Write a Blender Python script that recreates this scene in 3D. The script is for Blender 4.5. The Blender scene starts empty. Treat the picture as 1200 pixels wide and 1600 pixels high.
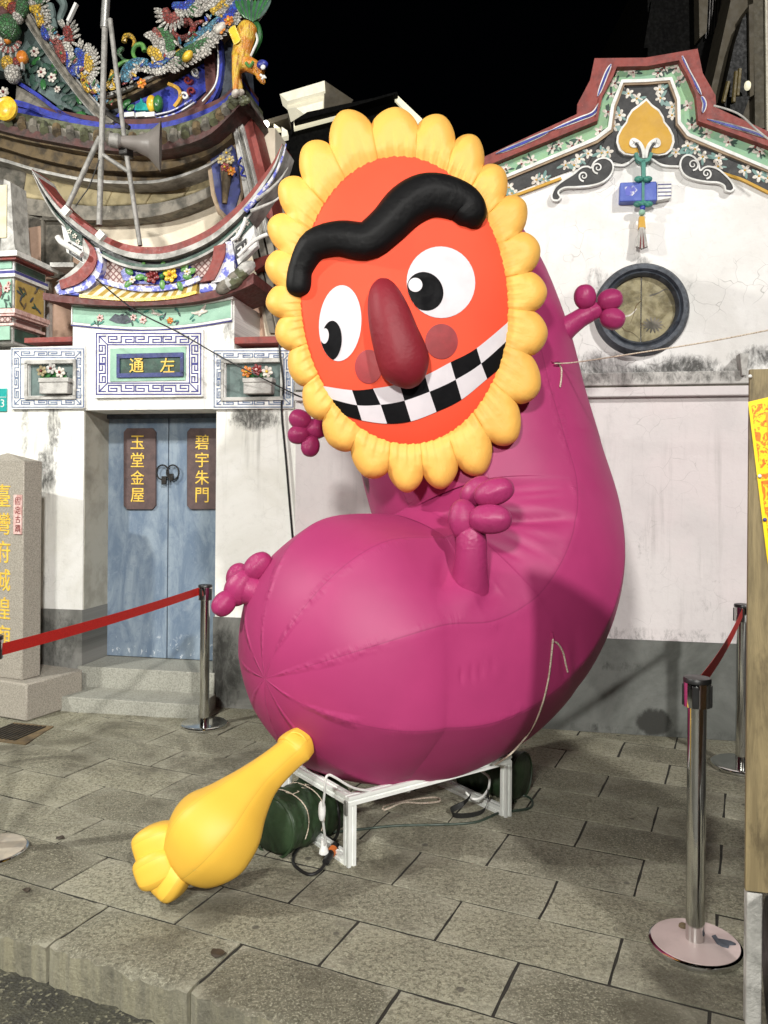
import bpy, bmesh, math, random
from mathutils import Vector, Matrix
random.seed(7)
scn = bpy.context.scene
COL = scn.collection
R = math.radians
# ------------------------------------------------------------------ camera
F, CX, HY, RHO, CAMH = 1250.0, 600.0, 765.0, 0.0085, 1.6
cd = bpy.data.cameras.new('camera'); cam = bpy.data.objects.new('camera', cd); COL.objects.link(cam)
cd.sensor_fit = 'VERTICAL'; cd.sensor_height = 36.0; cd.lens = 36.0 * F / 1600.0
cd.shift_y = -35.0 / 1600.0
cd.clip_start = 0.05; cd.clip_end = 500
cam.matrix_world = Matrix.Translation((0, 0, CAMH)) @ Matrix.Rotation(-RHO, 4, 'Y') @ Matrix.Rotation(R(90), 4, 'X')
scn.camera = cam
# ------------------------------------------------------------------ night sky, key light, exposure
SUN_DIR = Vector((-0.30, 0.82, -0.49)).normalized()           # the way the light travels
world = bpy.data.worlds.new('World'); scn.world = world; world.use_nodes = True
wn = world.node_tree.nodes; wlk = world.node_tree.links
bg = wn.get('Background') or wn.new('ShaderNodeBackground')
sky = wn.new('ShaderNodeTexSky'); sky.sky_type = 'NISHITA'; sky.sun_disc = False
sky.sun_elevation = math.asin(-SUN_DIR.z); sky.sun_rotation = math.atan2(-SUN_DIR.x, -SUN_DIR.y)
wlk.new(sky.outputs[0], bg.inputs[0]); bg.inputs[1].default_value = 0.00012
sl = bpy.data.lights.new('key_light', 'SUN'); sun = bpy.data.objects.new('key_light', sl); COL.objects.link(sun)
sl.energy = 1.95; sl.angle = R(2.5); sl.color = (1.0, 0.97, 0.93)
sun.rotation_euler = SUN_DIR.to_track_quat('-Z', 'Y').to_euler(); sun.location = (2, -4, 6)
vs = scn.view_settings
vs.view_transform = 'Standard'; vs.look = 'None'; vs.gamma = 1.0; vs.use_curve_mapping = False; vs.exposure = 0.25
scn.cycles.max_bounces = 6
# ------------------------------------------------------------------ geometry of the place
TH = 0.1865                                                    # yaw of the temple wall
U = Vector((math.cos(TH), -math.sin(TH), 0)); N = Vector((-math.sin(TH), -math.cos(TH), 0)); ZV = Vector((0, 0, 1))
WO = Vector((0, 5.63, 0))
PA = R(24.3)                                                   # yaw of the paving
E1 = Vector((math.cos(PA), -math.sin(PA), 0)); E2 = Vector((math.sin(PA), math.cos(PA), 0))
EYE = Vector((0, 0, CAMH))
def ray(px, py):
    dx, dy = px - CX, HY - py
    return Vector(((dx - RHO * dy) / F, 1.0, (dy + RHO * dx) / F))
def at(px, py, Y): return EYE + ray(px, py) * Y
def gp(px, py, z=0.0):
    r = ray(px, py); return EYE + r * ((z - CAMH) / r.z)
def wp(px, py, v=0.0):
    r = ray(px, py); o = WO + N * v
    return EYE + r * ((o - EYE).dot(N) / r.dot(N))
def wl(u, v, w): return WO + U * u + N * v + ZV * w
def uw(px, py, v=0.0):
    p = wp(px, py, v) - WO; return p.dot(U), p.z
def pxm(Y): return Y / F                                        # metres per photo pixel at depth Y
# ------------------------------------------------------------------ node helpers
class NT:
    def __init__(s, m): s.t = m.node_tree; s.n = s.t.nodes; s.l = s.t.links
    def new(s, t, **k):
        n = s.n.new(t)
        for a, b in k.items(): setattr(n, a, b)
        return n
    def lk(s, a, b): s.l.new(a, b)
    def val(s, sock, v):
        if hasattr(v, 'is_linked') or isinstance(v, bpy.types.NodeSocket): s.l.new(v, sock)
        else: sock.default_value = v
    def math(s, op, a, b=0.0, clamp=False):
        n = s.new('ShaderNodeMath', operation=op); n.use_clamp = clamp
        s.val(n.inputs[0], a); s.val(n.inputs[1], b); return n.outputs[0]
    def mix(s, f, a, b):
        n = s.new('ShaderNodeMix', data_type='RGBA'); s.val(n.inputs[0], f)
        for i, c in ((6, a), (7, b)):
            if isinstance(c, (tuple, list)): n.inputs[i].default_value = (*c[:3], 1)
            else: s.l.new(c, n.inputs[i])
        return n.outputs[2]
    def noise(s, vec, scale, detail=4, rough=.6, dist=0):
        n = s.new('ShaderNodeTexNoise'); n.inputs['Scale'].default_value = scale; n.inputs['Detail'].default_value = detail
        n.inputs['Roughness'].default_value = rough; n.inputs['Distortion'].default_value = dist
        if vec is not None: s.l.new(vec, n.inputs['Vector'])
        return n.outputs['Fac']
    def ramp(s, f, lo, hi, a=0., b=1.):
        n = s.new('ShaderNodeMapRange'); n.interpolation_type = 'SMOOTHSTEP'
        s.val(n.inputs[0], f); n.inputs[1].default_value = lo; n.inputs[2].default_value = hi
        n.inputs[3].default_value = a; n.inputs[4].default_value = b; return n.outputs[0]
    def mapping(s, vec, scale=(1, 1, 1), loc=(0, 0, 0)):
        n = s.new('ShaderNodeMapping'); n.inputs['Scale'].default_value = scale; n.inputs['Location'].default_value = loc
        s.l.new(vec, n.inputs['Vector']); return n.outputs[0]
    def bump(s, h, strength, dist=.01, prev=None):
        n = s.new('ShaderNodeBump'); n.inputs['Strength'].default_value = strength; n.inputs['Distance'].default_value = dist
        s.l.new(h, n.inputs['Height'])
        if prev is not None: s.l.new(prev, n.inputs['Normal'])
        return n.outputs[0]
def base(name, rough=.6, metal=0., spec=.5):
    m = bpy.data.materials.new(name); m.use_nodes = True; t = NT(m); b = t.n['Principled BSDF']
    b.inputs['Roughness'].default_value = rough; b.inputs['Metallic'].default_value = metal
    b.inputs['Specular IOR Level'].default_value = spec
    geo = t.new('ShaderNodeNewGeometry'); uvn = t.new('ShaderNodeUVMap')
    return m, t, b, geo.outputs['Position'], uvn.outputs[0]
def sr(r, g, b_):                                               # sRGB bytes to linear
    f = lambda c: (c / 255 / 12.92) if c <= 10 else ((c / 255 + .055) / 1.055) ** 2.4
    return (f(r), f(g), f(b_))
def mat(name, c1, c2=None, rough=.6, metal=0., spec=.5, ns=9, lo=.4, hi=.65, bump=.15, bs=70, grime=0., emit=None, es=1., shard=0):
    m, t, b, P, uv = base(name, rough, metal, spec)
    c2 = c2 or tuple(x * .72 for x in c1)
    n1 = t.noise(P, ns, 6, .62, .3)
    c = t.mix(t.ramp(n1, lo, hi), c1, c2)
    if grime:
        g = t.ramp(t.noise(P, ns * .55, 8, .72, .6), .52, .72)
        c = t.mix(t.math('MULTIPLY', g, grime), c, (.035, .033, .028))
    if shard:
        vd = t.new('ShaderNodeTexVoronoi', feature='DISTANCE_TO_EDGE'); vd.inputs['Scale'].default_value = shard; t.lk(P, vd.inputs['Vector'])
        vc = t.new('ShaderNodeTexVoronoi'); vc.inputs['Scale'].default_value = shard; t.lk(P, vc.inputs['Vector'])
        c = t.mix(t.math('MULTIPLY', t.ramp(vc.outputs['Color'], .35, .8), .55), c, tuple(min(1, x * .45 + .05) for x in c1))
        c = t.mix(t.math('MULTIPLY', t.ramp(vd.outputs['Distance'], .02, .09, 1, 0), .8), c, (.05, .047, .04))
    t.lk(c, b.inputs['Base Color'])
    t.lk(t.ramp(t.noise(P, ns * 2.3, 5), .3, .7, rough * .8, min(1, rough * 1.15)), b.inputs['Roughness'])
    if shard: t.lk(t.bump(t.ramp(vd.outputs['Distance'], 0, .2), .7, .012), b.inputs['Normal'])
    elif bump: t.lk(t.bump(t.noise(P, bs, 5, .65), bump, .01), b.inputs['Normal'])
    if emit: b.inputs['Emission Color'].default_value = (*emit, 1); b.inputs['Emission Strength'].default_value = es
    return m
def fabric(name, c, wr=.25, rough=.42, around=6., along=40., seams=0, spec=.35, dist=1.6, nbs=.10):
    m, t, b, P, uv = base(name, rough, 0, spec)
    n1 = t.noise(P, 2.2, 3)
    cc = t.mix(t.ramp(n1, .3, .7), tuple(x * 1.04 for x in c), tuple(x * .92 for x in c))
    weave = t.noise(P, 420, 2)
    cc = t.mix(t.math('MULTIPLY', t.ramp(weave, .35, .7), .10), cc, tuple(x * .6 for x in c))
    nb = t.noise(P, 3, 2, .5, .4)
    wrn = t.math('MULTIPLY', t.noise(t.mapping(uv, (along, around, 1)), 1.0, 4, .6, dist), t.ramp(t.noise(P, 7, 3), .38, .66))
    if seams:
        sep = t.new('ShaderNodeSeparateXYZ'); t.lk(uv, sep.inputs[0])
        sn = t.math('ABSOLUTE', t.math('SINE', t.math('MULTIPLY', sep.outputs[1], math.pi * seams)))
        near = t.ramp(sn, .0, .42, 1, 0)
        line = t.ramp(sn, .0, .035, 1, 0)
        cc = t.mix(t.math('MULTIPLY', line, .55), cc, tuple(x * .45 for x in c))
        # random darkening per sewn panel stands in for the shading of its facets
        pid = t.math('FLOOR', t.math('MULTIPLY', sep.outputs[1], seams))
        wn_ = t.new('ShaderNodeTexWhiteNoise', noise_dimensions='1D'); t.lk(pid, wn_.inputs['W'])
        cc = t.mix(t.math('MULTIPLY', wn_.outputs['Value'], .46), cc, tuple(x * .55 for x in c))
        msk = t.ramp(t.noise(P, 1.7, 2), .42, .62)
        pole = t.ramp(sep.outputs[0], .0, .12, 1, 0)
        wrn = t.math('MULTIPLY', wrn, t.math('MULTIPLY', near, t.math('MAXIMUM', t.math('MULTIPLY', msk, .6), pole)))
    t.lk(cc, b.inputs['Base Color'])
    n = t.bump(nb, nbs, .03); n = t.bump(wrn, wr, .03, n); n = t.bump(weave, .05, .002, n)
    t.lk(n, b.inputs['Normal'])
    return m
def wallmat(name, c1, c2, blobs, cracks=.35, streak=.25, dirt=(.03, .03, .027), pink=None):
    """lime-washed wall: patchy wash, hairline cracks, and mould patches given as (u, w, half u, half w, weight)"""
    m, t, b, P, uv = base(name, .85, 0, .25)
    c = t.mix(t.ramp(t.noise(uv, 1.6, 7, .62, .5), .36, .68), c1, c2)
    c = t.mix(t.math('MULTIPLY', t.ramp(t.noise(uv, 14, 6, .7), .5, .75), .22), c, tuple(x * .6 for x in c2))
    if pink: c = t.mix(t.math('MULTIPLY', t.ramp(t.noise(uv, .9, 3), .42, .6), .55), c, pink)
    n = t.new('ShaderNodeTexVoronoi', feature='DISTANCE_TO_EDGE'); n.inputs['Scale'].default_value = 7
    wob = t.new('ShaderNodeVectorMath', operation='ADD')
    nz = t.new('ShaderNodeTexNoise'); nz.inputs['Scale'].default_value = 6; t.lk(uv, nz.inputs['Vector'])
    sc = t.new('ShaderNodeVectorMath', operation='SCALE'); sc.inputs['Scale'].default_value = .12
    t.lk(nz.outputs['Color'], sc.inputs[0]); t.lk(uv, wob.inputs[0]); t.lk(sc.outputs[0], wob.inputs[1]); t.lk(wob.outputs[0], n.inputs['Vector'])
    cr = t.math('MULTIPLY', t.ramp(n.outputs['Distance'], 0, .012, 1, 0), t.ramp(t.noise(uv, 1.9, 3), .47, .62))
    c = t.mix(t.math('MULTIPLY', cr, cracks), c, (.12, .11, .10))
    st = t.noise(t.mapping(uv, (16, .9, 1)), 1, 6, .62, .3)
    stm = t.math('MULTIPLY', t.ramp(st, .50, .72), streak)
    c = t.mix(t.math('MULTIPLY', stm, t.ramp(t.noise(uv, 1.1, 3), .40, .62)), c, (.16, .155, .14))
    sep = t.new('ShaderNodeSeparateXYZ'); t.lk(uv, sep.inputs[0])
    acc = None
    for (u0, w0, du, dw, k) in blobs:
        a = t.math('DIVIDE', t.math('SUBTRACT', sep.outputs[0], u0), du); bb = t.math('DIVIDE', t.math('SUBTRACT', sep.outputs[1], w0), dw)
        d = t.math('ADD', t.math('POWER', t.math('ABSOLUTE', a), 2.), t.math('POWER', t.math('ABSOLUTE', bb), 2.))
        g = t.math('MULTIPLY', t.ramp(d, 0, 1, 1, 0), k)
        acc = g if acc is None else t.math('MAXIMUM', acc, g)
    if acc is not None:
        rough_n = t.math('ADD', t.math('MULTIPLY', t.noise(t.mapping(uv, (7, 3, 1)), 1.2, 9, .78, .8), .62), t.math('MULTIPLY', t.noise(t.mapping(uv, (26, 15, 1)), 1.2, 6, .75, .6), .38))
        dm = t.ramp(t.math('ADD', acc, t.math('MULTIPLY', t.math('SUBTRACT', rough_n, .74), 1.9)), -.06, .46)
        c = t.mix(t.math('MULTIPLY', dm, .92), c, dirt)
    t.lk(c, b.inputs['Base Color'])
    t.lk(t.bump(t.noise(uv, 30, 8, .7), .22, .01, t.bump(t.noise(uv, 4, 4), .25, .02)), b.inputs['Normal'])
    return m
# ------------------------------------------------------------------ mesh helpers
ORG = {}
class MB:
    def __init__(s): s.v = []; s.f = []; s.uv = {}
    def add(s, vs_, fs):
        k = len(s.v); s.v += [Vector(p) for p in vs_]; s.f += [tuple(i + k for i in f) for f in fs]; return s
    def box(s, c, ax, ay, az):
        """centre and three half-extent vectors"""
        c, ax, ay, az = Vector(c), Vector(ax), Vector(ay), Vector(az)
        vs_ = [c + ax * i + ay * j + az * k for k in (-1, 1) for j in (-1, 1) for i in (-1, 1)]
        return s.add(vs_, [(0, 2, 3, 1), (4, 5, 7, 6), (0, 1, 5, 4), (2, 6, 7, 3), (0, 4, 6, 2), (1, 3, 7, 5)])
    def prism(s, pts, d):
        """polygon (front face) extruded by vector d"""
        n = len(pts); d = Vector(d); pts = [Vector(p) for p in pts]
        return s.add(pts + [p + d for p in pts], [tuple(range(n)), tuple(range(2 * n - 1, n - 1, -1))] + [(i, n + i, n + (i + 1) % n, (i + 1) % n) for i in range(n)])
    def band(s, A, B, d):
        """strip between two 3-D polylines of equal count, extruded by d"""
        n = len(A); d = Vector(d); k = [*A, *B, *[a + d for a in A], *[b + d for b in B]]
        f = []
        for i in range(n - 1):
            f += [(i, i + 1, n + i + 1, n + i), (2 * n + i, 3 * n + i, 3 * n + i + 1, 2 * n + i + 1), (i, 2 * n + i, 2 * n + i + 1, i + 1), (n + i, n + i + 1, 3 * n + i + 1, 3 * n + i)]
        f += [(0, n, 3 * n, 2 * n), (n - 1, 3 * n - 1, 4 * n - 1, 2 * n - 1)]
        return s.add(k, f)
    def tube(s, path, rad, seg=8, flat=None, uv=True, gore=0, gamp=0., up=None, square=0, squash=1., facet=None):
        """closed swept tube; rad number, list; flat direction squashed by squash"""
        P = [Vector(p) for p in path]; n = len(P)
        rs = rad if isinstance(rad, (list, tuple)) else [rad] * n
        T = [(P[min(i + 1, n - 1)] - P[max(i - 1, 0)]).normalized() for i in range(n)]
        a = Vector(up) if up is not None else (Vector((0, 0, 1)) if abs(T[0].z) < .9 else Vector((1, 0, 0)))
        x = (a - T[0] * a.dot(T[0])).normalized(); k = len(s.v)
        L = [0.]
        for i in range(1, n): L.append(L[-1] + (P[i] - P[i - 1]).length)
        for i in range(n):
            x = (x - T[i] * x.dot(T[i])).normalized(); y = T[i].cross(x)
            for j in range(seg):
                ph = 2 * math.pi * j / seg; r = rs[i]
                if gore:
                    ga = gamp(i / (n - 1)) if callable(gamp) else gamp
                    if facet: fc = facet(i / (n - 1)); w_ = math.pi / gore; r *= (1 - fc) + fc * math.cos(w_) / math.cos((ph % (2 * w_)) - w_)
                    r = r * (1 - ga + ga * abs(math.sin(gore * ph / 2)) ** .75)
                if square: r = r / (abs(math.cos(ph)) ** square + abs(math.sin(ph)) ** square) ** (1 / square)
                q = x * math.cos(ph) * r + y * math.sin(ph) * r
                if flat is not None: fl = Vector(flat); q = q - fl * q.dot(fl) * (1 - squash)
                s.v.append(P[i] + q)
                if uv: s.uv[len(s.v) - 1] = (L[i] / max(L[-1], 1e-6), j / seg)
        for i in range(n - 1):
            for j in range(seg):
                a_, b_ = k + i * seg + j, k + i * seg + (j + 1) % seg
                s.f.append((a_, b_, b_ + seg, a_ + seg))
        s.f.append(tuple(k + j for j in reversed(range(seg)))); s.f.append(tuple(k + (n - 1) * seg + j for j in range(seg)))
        return s
    def blob(s, c, ax, r, L, seg=14, n=12, gore=6, gamp=.06, power=.5, flat=None, squash=1., square=0, up=None):
        """sewn inflated lump: closed ellipsoid along ax, half length L, radius r"""
        c = Vector(c); ax = Vector(ax).normalized(); path = []; rad = []
        for i in range(n + 1):
            t = -math.cos(math.pi * i / n); path.append(c + ax * L * t); rad.append(max(r * .02, r * (1 - t * t) ** power))
        return s.tube(path, rad, seg, gore=gore, gamp=gamp, flat=flat, squash=squash, square=square, up=up)
    def lathe(s, c, prof, seg=32, axis=ZV):
        axis = Vector(axis).normalized(); x = axis.orthogonal().normalized(); y = axis.cross(x); k = len(s.v); n = len(prof); c = Vector(c)
        for (r, z) in prof:
            for j in range(seg):
                ph = 2 * math.pi * j / seg; s.v.append(c + axis * z + (x * math.cos(ph) + y * math.sin(ph)) * max(r, 1e-4))
        for i in range(n - 1):
            for j in range(seg):
                a_, b_ = k + i * seg + j, k + i * seg + (j + 1) % seg; s.f.append((a_, b_, b_ + seg, a_ + seg))
        s.f.append(tuple(k + j for j in reversed(range(seg)))); s.f.append(tuple(k + (n - 1) * seg + j for j in range(seg)))
        return s
    def build(s, name, m, parent=None, smooth=40, bevel=0., fix=True, sub=0):
        org = sum(s.v, Vector()) / len(s.v)
        me = bpy.data.meshes.new(name)
        me.from_pydata([p - org for p in s.v], [], s.f)
        ul = me.uv_layers.new(name='UVMap'); dat = [0.] * (2 * len(me.loops))
        for poly in me.polygons:
            vsx = [me.loops[li].vertex_index for li in poly.loop_indices]
            wrap = any(s.uv.get(v, (0, 0))[1] > .8 for v in vsx) and s.uv
            for li, vi in zip(poly.loop_indices, vsx):
                if vi in s.uv:
                    u_, v_ = s.uv[vi]
                    if wrap and v_ < .2: v_ += 1
                else: d = s.v[vi] - WO; u_, v_ = d.dot(U), s.v[vi].z
                dat[2 * li] = u_; dat[2 * li + 1] = v_
        ul.data.foreach_set('uv', dat)
        if fix:
            bm = bmesh.new(); bm.from_mesh(me); bmesh.ops.recalc_face_normals(bm, faces=bm.faces); bm.to_mesh(me); bm.free()
        if smooth:
            me.shade_smooth(); me.set_sharp_from_angle(angle=R(smooth))
        o = bpy.data.objects.new(name, me); COL.objects.link(o)
        if m: me.materials.append(m)
        po = ORG[parent.name] if parent else Vector()
        if parent: o.parent = parent
        o.location = org - po; ORG[o.name] = org
        if bevel:
            bv = o.modifiers.new('bevel', 'BEVEL'); bv.width = bevel; bv.segments = 2; bv.limit_method = 'ANGLE'; bv.angle_limit = R(35)
        return o
def thing(name, label, cat, loc=(0, 0, 0), group=None):
    o = bpy.data.objects.new(name, None); COL.objects.link(o); o.location = loc; o.empty_display_size = .1
    ORG[o.name] = Vector(loc); return tag(o, label, cat, group)
def tag(o, label=None, cat=None, group=None, kind=None):
    if label: o['label'] = label
    if cat: o['category'] = cat
    if group: o['group'] = group
    if kind: o['kind'] = kind
    return o
def copy_tree(o, parent=None, d=None):
    c = o.copy(); COL.objects.link(c); c.parent = parent; ORG[c.name] = ORG[o.name] + (d or Vector())
    for ch in [k for k in COL.objects if k.parent == o]: copy_tree(ch, c, d)
    return c
def cr(pts, n):
    """Catmull-Rom resample of tuples / vectors"""
    pts = [tuple(p) for p in pts]; m = len(pts) - 1; out = []
    for i in range(n):
        t = i / (n - 1) * m; k = min(int(t), m - 1); t -= k
        p0, p1, p2, p3 = pts[max(k - 1, 0)], pts[k], pts[k + 1], pts[min(k + 2, m)]
        out.append(tuple(.5 * (2 * b + (c - a) * t + (2 * a - 5 * b + 4 * c - d) * t * t + (3 * b - a - 3 * c + d) * t ** 3) for a, b, c, d in zip(p0, p1, p2, p3)))
    return out
def lin(pts, n):
    """even resample of a polyline by length"""
    L = [0]
    for a, b in zip(pts, pts[1:]): L.append(L[-1] + math.dist(a, b))
    out = []
    for i in range(n):
        d = L[-1] * i / (n - 1); k = 0
        while k < len(L) - 2 and L[k + 1] < d: k += 1
        t = (d - L[k]) / max(L[k + 1] - L[k], 1e-9); out.append(tuple(a + (b - a) * t for a, b in zip(pts[k], pts[k + 1])))
    return out
def plate(name, pts, v, th, m, parent, **k):
    """traced outline standing on the plane v metres in front of the wall, th thick"""
    return MB().prism([wp(x, y, v) for x, y in pts], -N * th).build(name, m, parent, **k)
def wrect(name, x0, y0, x1, y1, v, th, m, parent, **k):
    (u0, a), (u1, b) = uw(x0, (y0 + y1) / 2, v), uw(x1, (y0 + y1) / 2, v)
    w1, w0 = uw((x0 + x1) / 2, y0, v)[1], uw((x0 + x1) / 2, y1, v)[1]
    return MB().box(wl((u0 + u1) / 2, v - th / 2, (w0 + w1) / 2), U * (u1 - u0) / 2, N * th / 2, ZV * (w1 - w0) / 2).build(name, m, parent, **k)
def wband(name, A, B, v, th, m, parent, n=None, curve=False, **k):
    if n: A, B = (cr(A, n), cr(B, n)) if curve else (lin(A, n), lin(B, n))
    return MB().band([wp(*p, v) for p in A], [wp(*p, v) for p in B], -N * th).build(name, m, parent, **k)
def wline(name, pts, wpx, v, th, m, parent, n=24, curve=True, taper=None, **k):
    """raised line of width wpx (photo pixels) along a path on the wall"""
    P = cr(pts, n) if curve else lin(pts, n); A = []; B = []
    for i, p in enumerate(P):
        a, b = P[max(i - 1, 0)], P[min(i + 1, n - 1)]; dx, dy = b[0] - a[0], b[1] - a[1]; l = math.hypot(dx, dy) or 1
        w = wpx / 2 * (taper(i / (n - 1)) if taper else 1)
        A.append((p[0] - dy / l * w, p[1] + dx / l * w)); B.append((p[0] + dy / l * w, p[1] - dx / l * w))
    return wband(name, A, B, v, th, m, parent, **k)
def text(s, name, c, size, m, parent, xd=None, up=ZV, th=.004, bold=.0):
    cu = bpy.data.curves.new('t', 'FONT'); cu.body = s; cu.size = 1; cu.align_x = 'CENTER'; cu.align_y = 'CENTER'; cu.extrude = .02; cu.offset = bold
    cu.resolution_u = 3
    o = bpy.data.objects.new('t', cu); COL.objects.link(o); bpy.context.view_layer.update()
    me = bpy.data.meshes.new_from_object(o.evaluated_get(bpy.context.evaluated_depsgraph_get()))
    bpy.data.objects.remove(o); bpy.data.curves.remove(cu)
    xs = [v.co.x for v in me.vertices]; ys = [v.co.y for v in me.vertices]
    mx, my, sz = (min(xs) + max(xs)) / 2, (min(ys) + max(ys)) / 2, size / max(max(ys) - min(ys), max(xs) - min(xs))
    xd = Vector(xd or U).normalized(); up = Vector(up).normalized(); nn = xd.cross(up)
    mb = MB(); mb.v = [Vector(c) + xd * (v.co.x - mx) * sz + up * (v.co.y - my) * sz + nn * (v.co.z / .02 + 1) * .5 * th for v in me.vertices]
    mb.f = [tuple(p.vertices) for p in me.polygons]
    r = mb.build(name, m, parent, smooth=0, fix=False); bpy.data.meshes.remove(me); return r
# ------------------------------------------------------------------ materials of the setting
def slab_material(name, kerb):
    m, t, b, P, uv = base(name, .72, 0, .35)
    oi = t.new('ShaderNodeObjectInfo'); rnd = oi.outputs['Random']
    c = t.mix(t.ramp(t.noise(P, 5, 6, .65, .4), .35, .68), (.46, .44, .315), (.25, .24, .17))
    tone = t.new('ShaderNodeValToRGB'); cr_ = tone.color_ramp; cr_.elements[0].color = (.50, .48, .36, 1); cr_.elements[1].color = (.15, .138, .10, 1)
    for pos, cc in ((.3, (.31, .295, .215)), (.55, (.41, .395, .31)), (.8, (.245, .235, .18))): e = cr_.elements.new(pos); e.color = (*cc, 1)
    t.lk(rnd, tone.inputs[0]); c = t.mix(.6, c, tone.outputs[0])
    c = t.mix(t.math('MULTIPLY', t.ramp(t.noise(P, 55, 6, .75), .44, .60), .72), c, (.10, .095, .062))
    c = t.mix(t.math('MULTIPLY', t.ramp(t.noise(P, 120, 4, .7), .52, .62), .62), c, (.66, .64, .49))
    c = t.mix(t.math('MULTIPLY', t.ramp(t.noise(P, 1.3, 7, .7, .8), .48, .66), .72), c, (.10, .09, .062))
    c = t.mix(t.math('MULTIPLY', t.ramp(t.noise(P, 13, 7, .75, .9), .60, .70), .55), c, (.09, .085, .065))
    sp = t.new('ShaderNodeTexVoronoi'); sp.inputs['Scale'].default_value = 4.3; t.lk(P, sp.inputs['Vector'])
    c = t.mix(t.math('MULTIPLY', t.ramp(sp.outputs['Distance'], .05, .075, 1, 0), .7), c, (.07, .065, .055))
    geo = t.new('ShaderNodeNewGeometry')
    c = t.mix(t.math('MULTIPLY', t.ramp(geo.outputs['Pointiness'], .53, .62), .55 if kerb else .3), c, (.60, .58, .46))
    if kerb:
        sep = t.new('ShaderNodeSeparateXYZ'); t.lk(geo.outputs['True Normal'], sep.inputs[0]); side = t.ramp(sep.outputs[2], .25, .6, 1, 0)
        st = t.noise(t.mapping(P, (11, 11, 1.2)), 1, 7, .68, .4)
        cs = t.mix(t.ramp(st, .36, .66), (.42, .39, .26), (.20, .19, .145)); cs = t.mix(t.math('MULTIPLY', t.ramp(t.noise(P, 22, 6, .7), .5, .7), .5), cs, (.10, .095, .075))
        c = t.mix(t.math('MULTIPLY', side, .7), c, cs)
    t.lk(c, b.inputs['Base Color'])
    t.lk(t.ramp(t.noise(P, 20, 4), .3, .7, .48, .82), b.inputs['Roughness'])
    t.lk(t.bump(t.noise(P, 40, 9, .80, .3), 1.0, .022, t.bump(t.noise(P, 9, 5), .4, .025)), b.inputs['Normal'])
    return m
m_slab = slab_material('stone_slab', False); m_kerbs = slab_material('kerb_stone', True)
m_mortar = mat('mortar', (.022, .02, .015), rough=.95, bump=.5)
m_kerb = mat('kerb_granite', (.30, .285, .22), (.16, .15, .115), ns=7, bump=.8, bs=60, grime=.5, rough=.85)
m_road, t_, b_, P_, uv_ = base('asphalt', .62, 0, .5)
vo = t_.new('ShaderNodeTexVoronoi'); vo.inputs['Scale'].default_value = 95; t_.lk(P_, vo.inputs['Vector'])
c_ = t_.mix(t_.ramp(t_.noise(P_, 6, 6, .7), .4, .65), (.030, .029, .024), (.062, .06, .042))
c_ = t_.mix(t_.math('MULTIPLY', t_.ramp(vo.outputs['Color'], .70, .9), .8), c_, (.20, .19, .13))
t_.lk(c_, b_.inputs['Base Color']); t_.lk(t_.bump(vo.outputs['Distance'], .45, .008), b_.inputs['Normal'])
U_ = lambda x, y=800, v=0: uw(x, y, v)[0]
W_ = lambda x, y, v=0: uw(x, y, v)[1]
ul_ = lambda x, y, du, dw, k: (*uw(x, y), du, dw, k)
m_wallL = wallmat('limewash_left', (.86, .86, .83), (.74, .735, .68), [ul_(72, 735, .16, .30, .75), ul_(40, 660, .07, .55, .62), ul_(85, 665, .09, .42, .66), ul_(75, 535, .22, .10, .7), ul_(400, 655, .32, .14, .74), ul_(375, 650, .12, .10, .8),
    ul_(390, 525, .30, .10, .72), ul_(360, 515, .1, .2, .6), ul_(70, 900, .10, .5, .45), ul_(180, 640, .8, .03, .45)], cracks=.15, streak=.55)
m_wallR = wallmat('limewash_right', (.82, .81, .795), (.70, .685, .66), [ul_(1010, 588, 1.3, .13, .74), ul_(930, 584, .4, .24, .70), ul_(1065, 582, .45, .19, .80), ul_(780, 580, .6, .14, .75), ul_(1180, 560, .3, .14, .7), ul_(1000, 410, .14, .07, .58), ul_(935, 445, .16, .22, .56), ul_(1075, 450, .10, .14, .5), ul_(525, 650, .5, .35, .5), ul_(480, 720, .1, .5, .5)],
    cracks=.55, streak=.12)
m_wallR2 = wallmat('painted_wall_right', (.70, .665, .66), (.63, .59, .59), [ul_(1000, 990, 1.6, .09, .50), ul_(930, 640, .3, .1, .4), ul_(1120, 930, .25, .35, .36), ul_(1000, 850, .2, .4, .33)], cracks=.3, streak=.3, pink=(.74, .66, .665))
m_ledge = wallmat('mouldy_ledge', (.66, .64, .61), (.40, .39, .37), [ul_(1000, 590, 1.5, .10, .62)], cracks=.3, streak=.4)
m_dadoL = wallmat('dado_left', (.27, .27, .25), (.075, .077, .07), [ul_(90, 1000, .3, .5, .55), ul_(350, 1040, .22, .5, .8)], cracks=.2, streak=.4)
m_dadoR = wallmat('dado_right', (.165, .172, .16), (.085, .09, .082), [ul_(1020, 1125, .16, .13, 1.15), ul_(980, 1040, .3, .06, .5), ul_(1000, 1140, 1.5, .06, .5)], cracks=.5, streak=.2)
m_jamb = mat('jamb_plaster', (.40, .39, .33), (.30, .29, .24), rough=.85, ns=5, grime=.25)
m_step = mat('granite_step', (.36, .36, .31), (.24, .24, .205), rough=.8, ns=95, bump=.5, bs=150, grime=.3)
m_cream = mat('cream_plaster', (.78, .70, .56), (.66, .58, .45), rough=.85, ns=3, grime=.12)
m_pink = mat('pink_plaster', (.58, .40, .30), (.48, .32, .23), rough=.85, ns=4, grime=.2)
m_tan = mat('tan_panel', (.42, .35, .20), (.20, .165, .09), rough=.8, ns=6, grime=.5)
m_grey = mat('weathered_grey', (.22, .20, .165), (.09, .085, .07), rough=.85, ns=9, grime=.6)
m_brown = mat('weathered_brown', (.17, .12, .06), (.06, .045, .028), rough=.8, ns=9, grime=.6, bump=.4)
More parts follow.
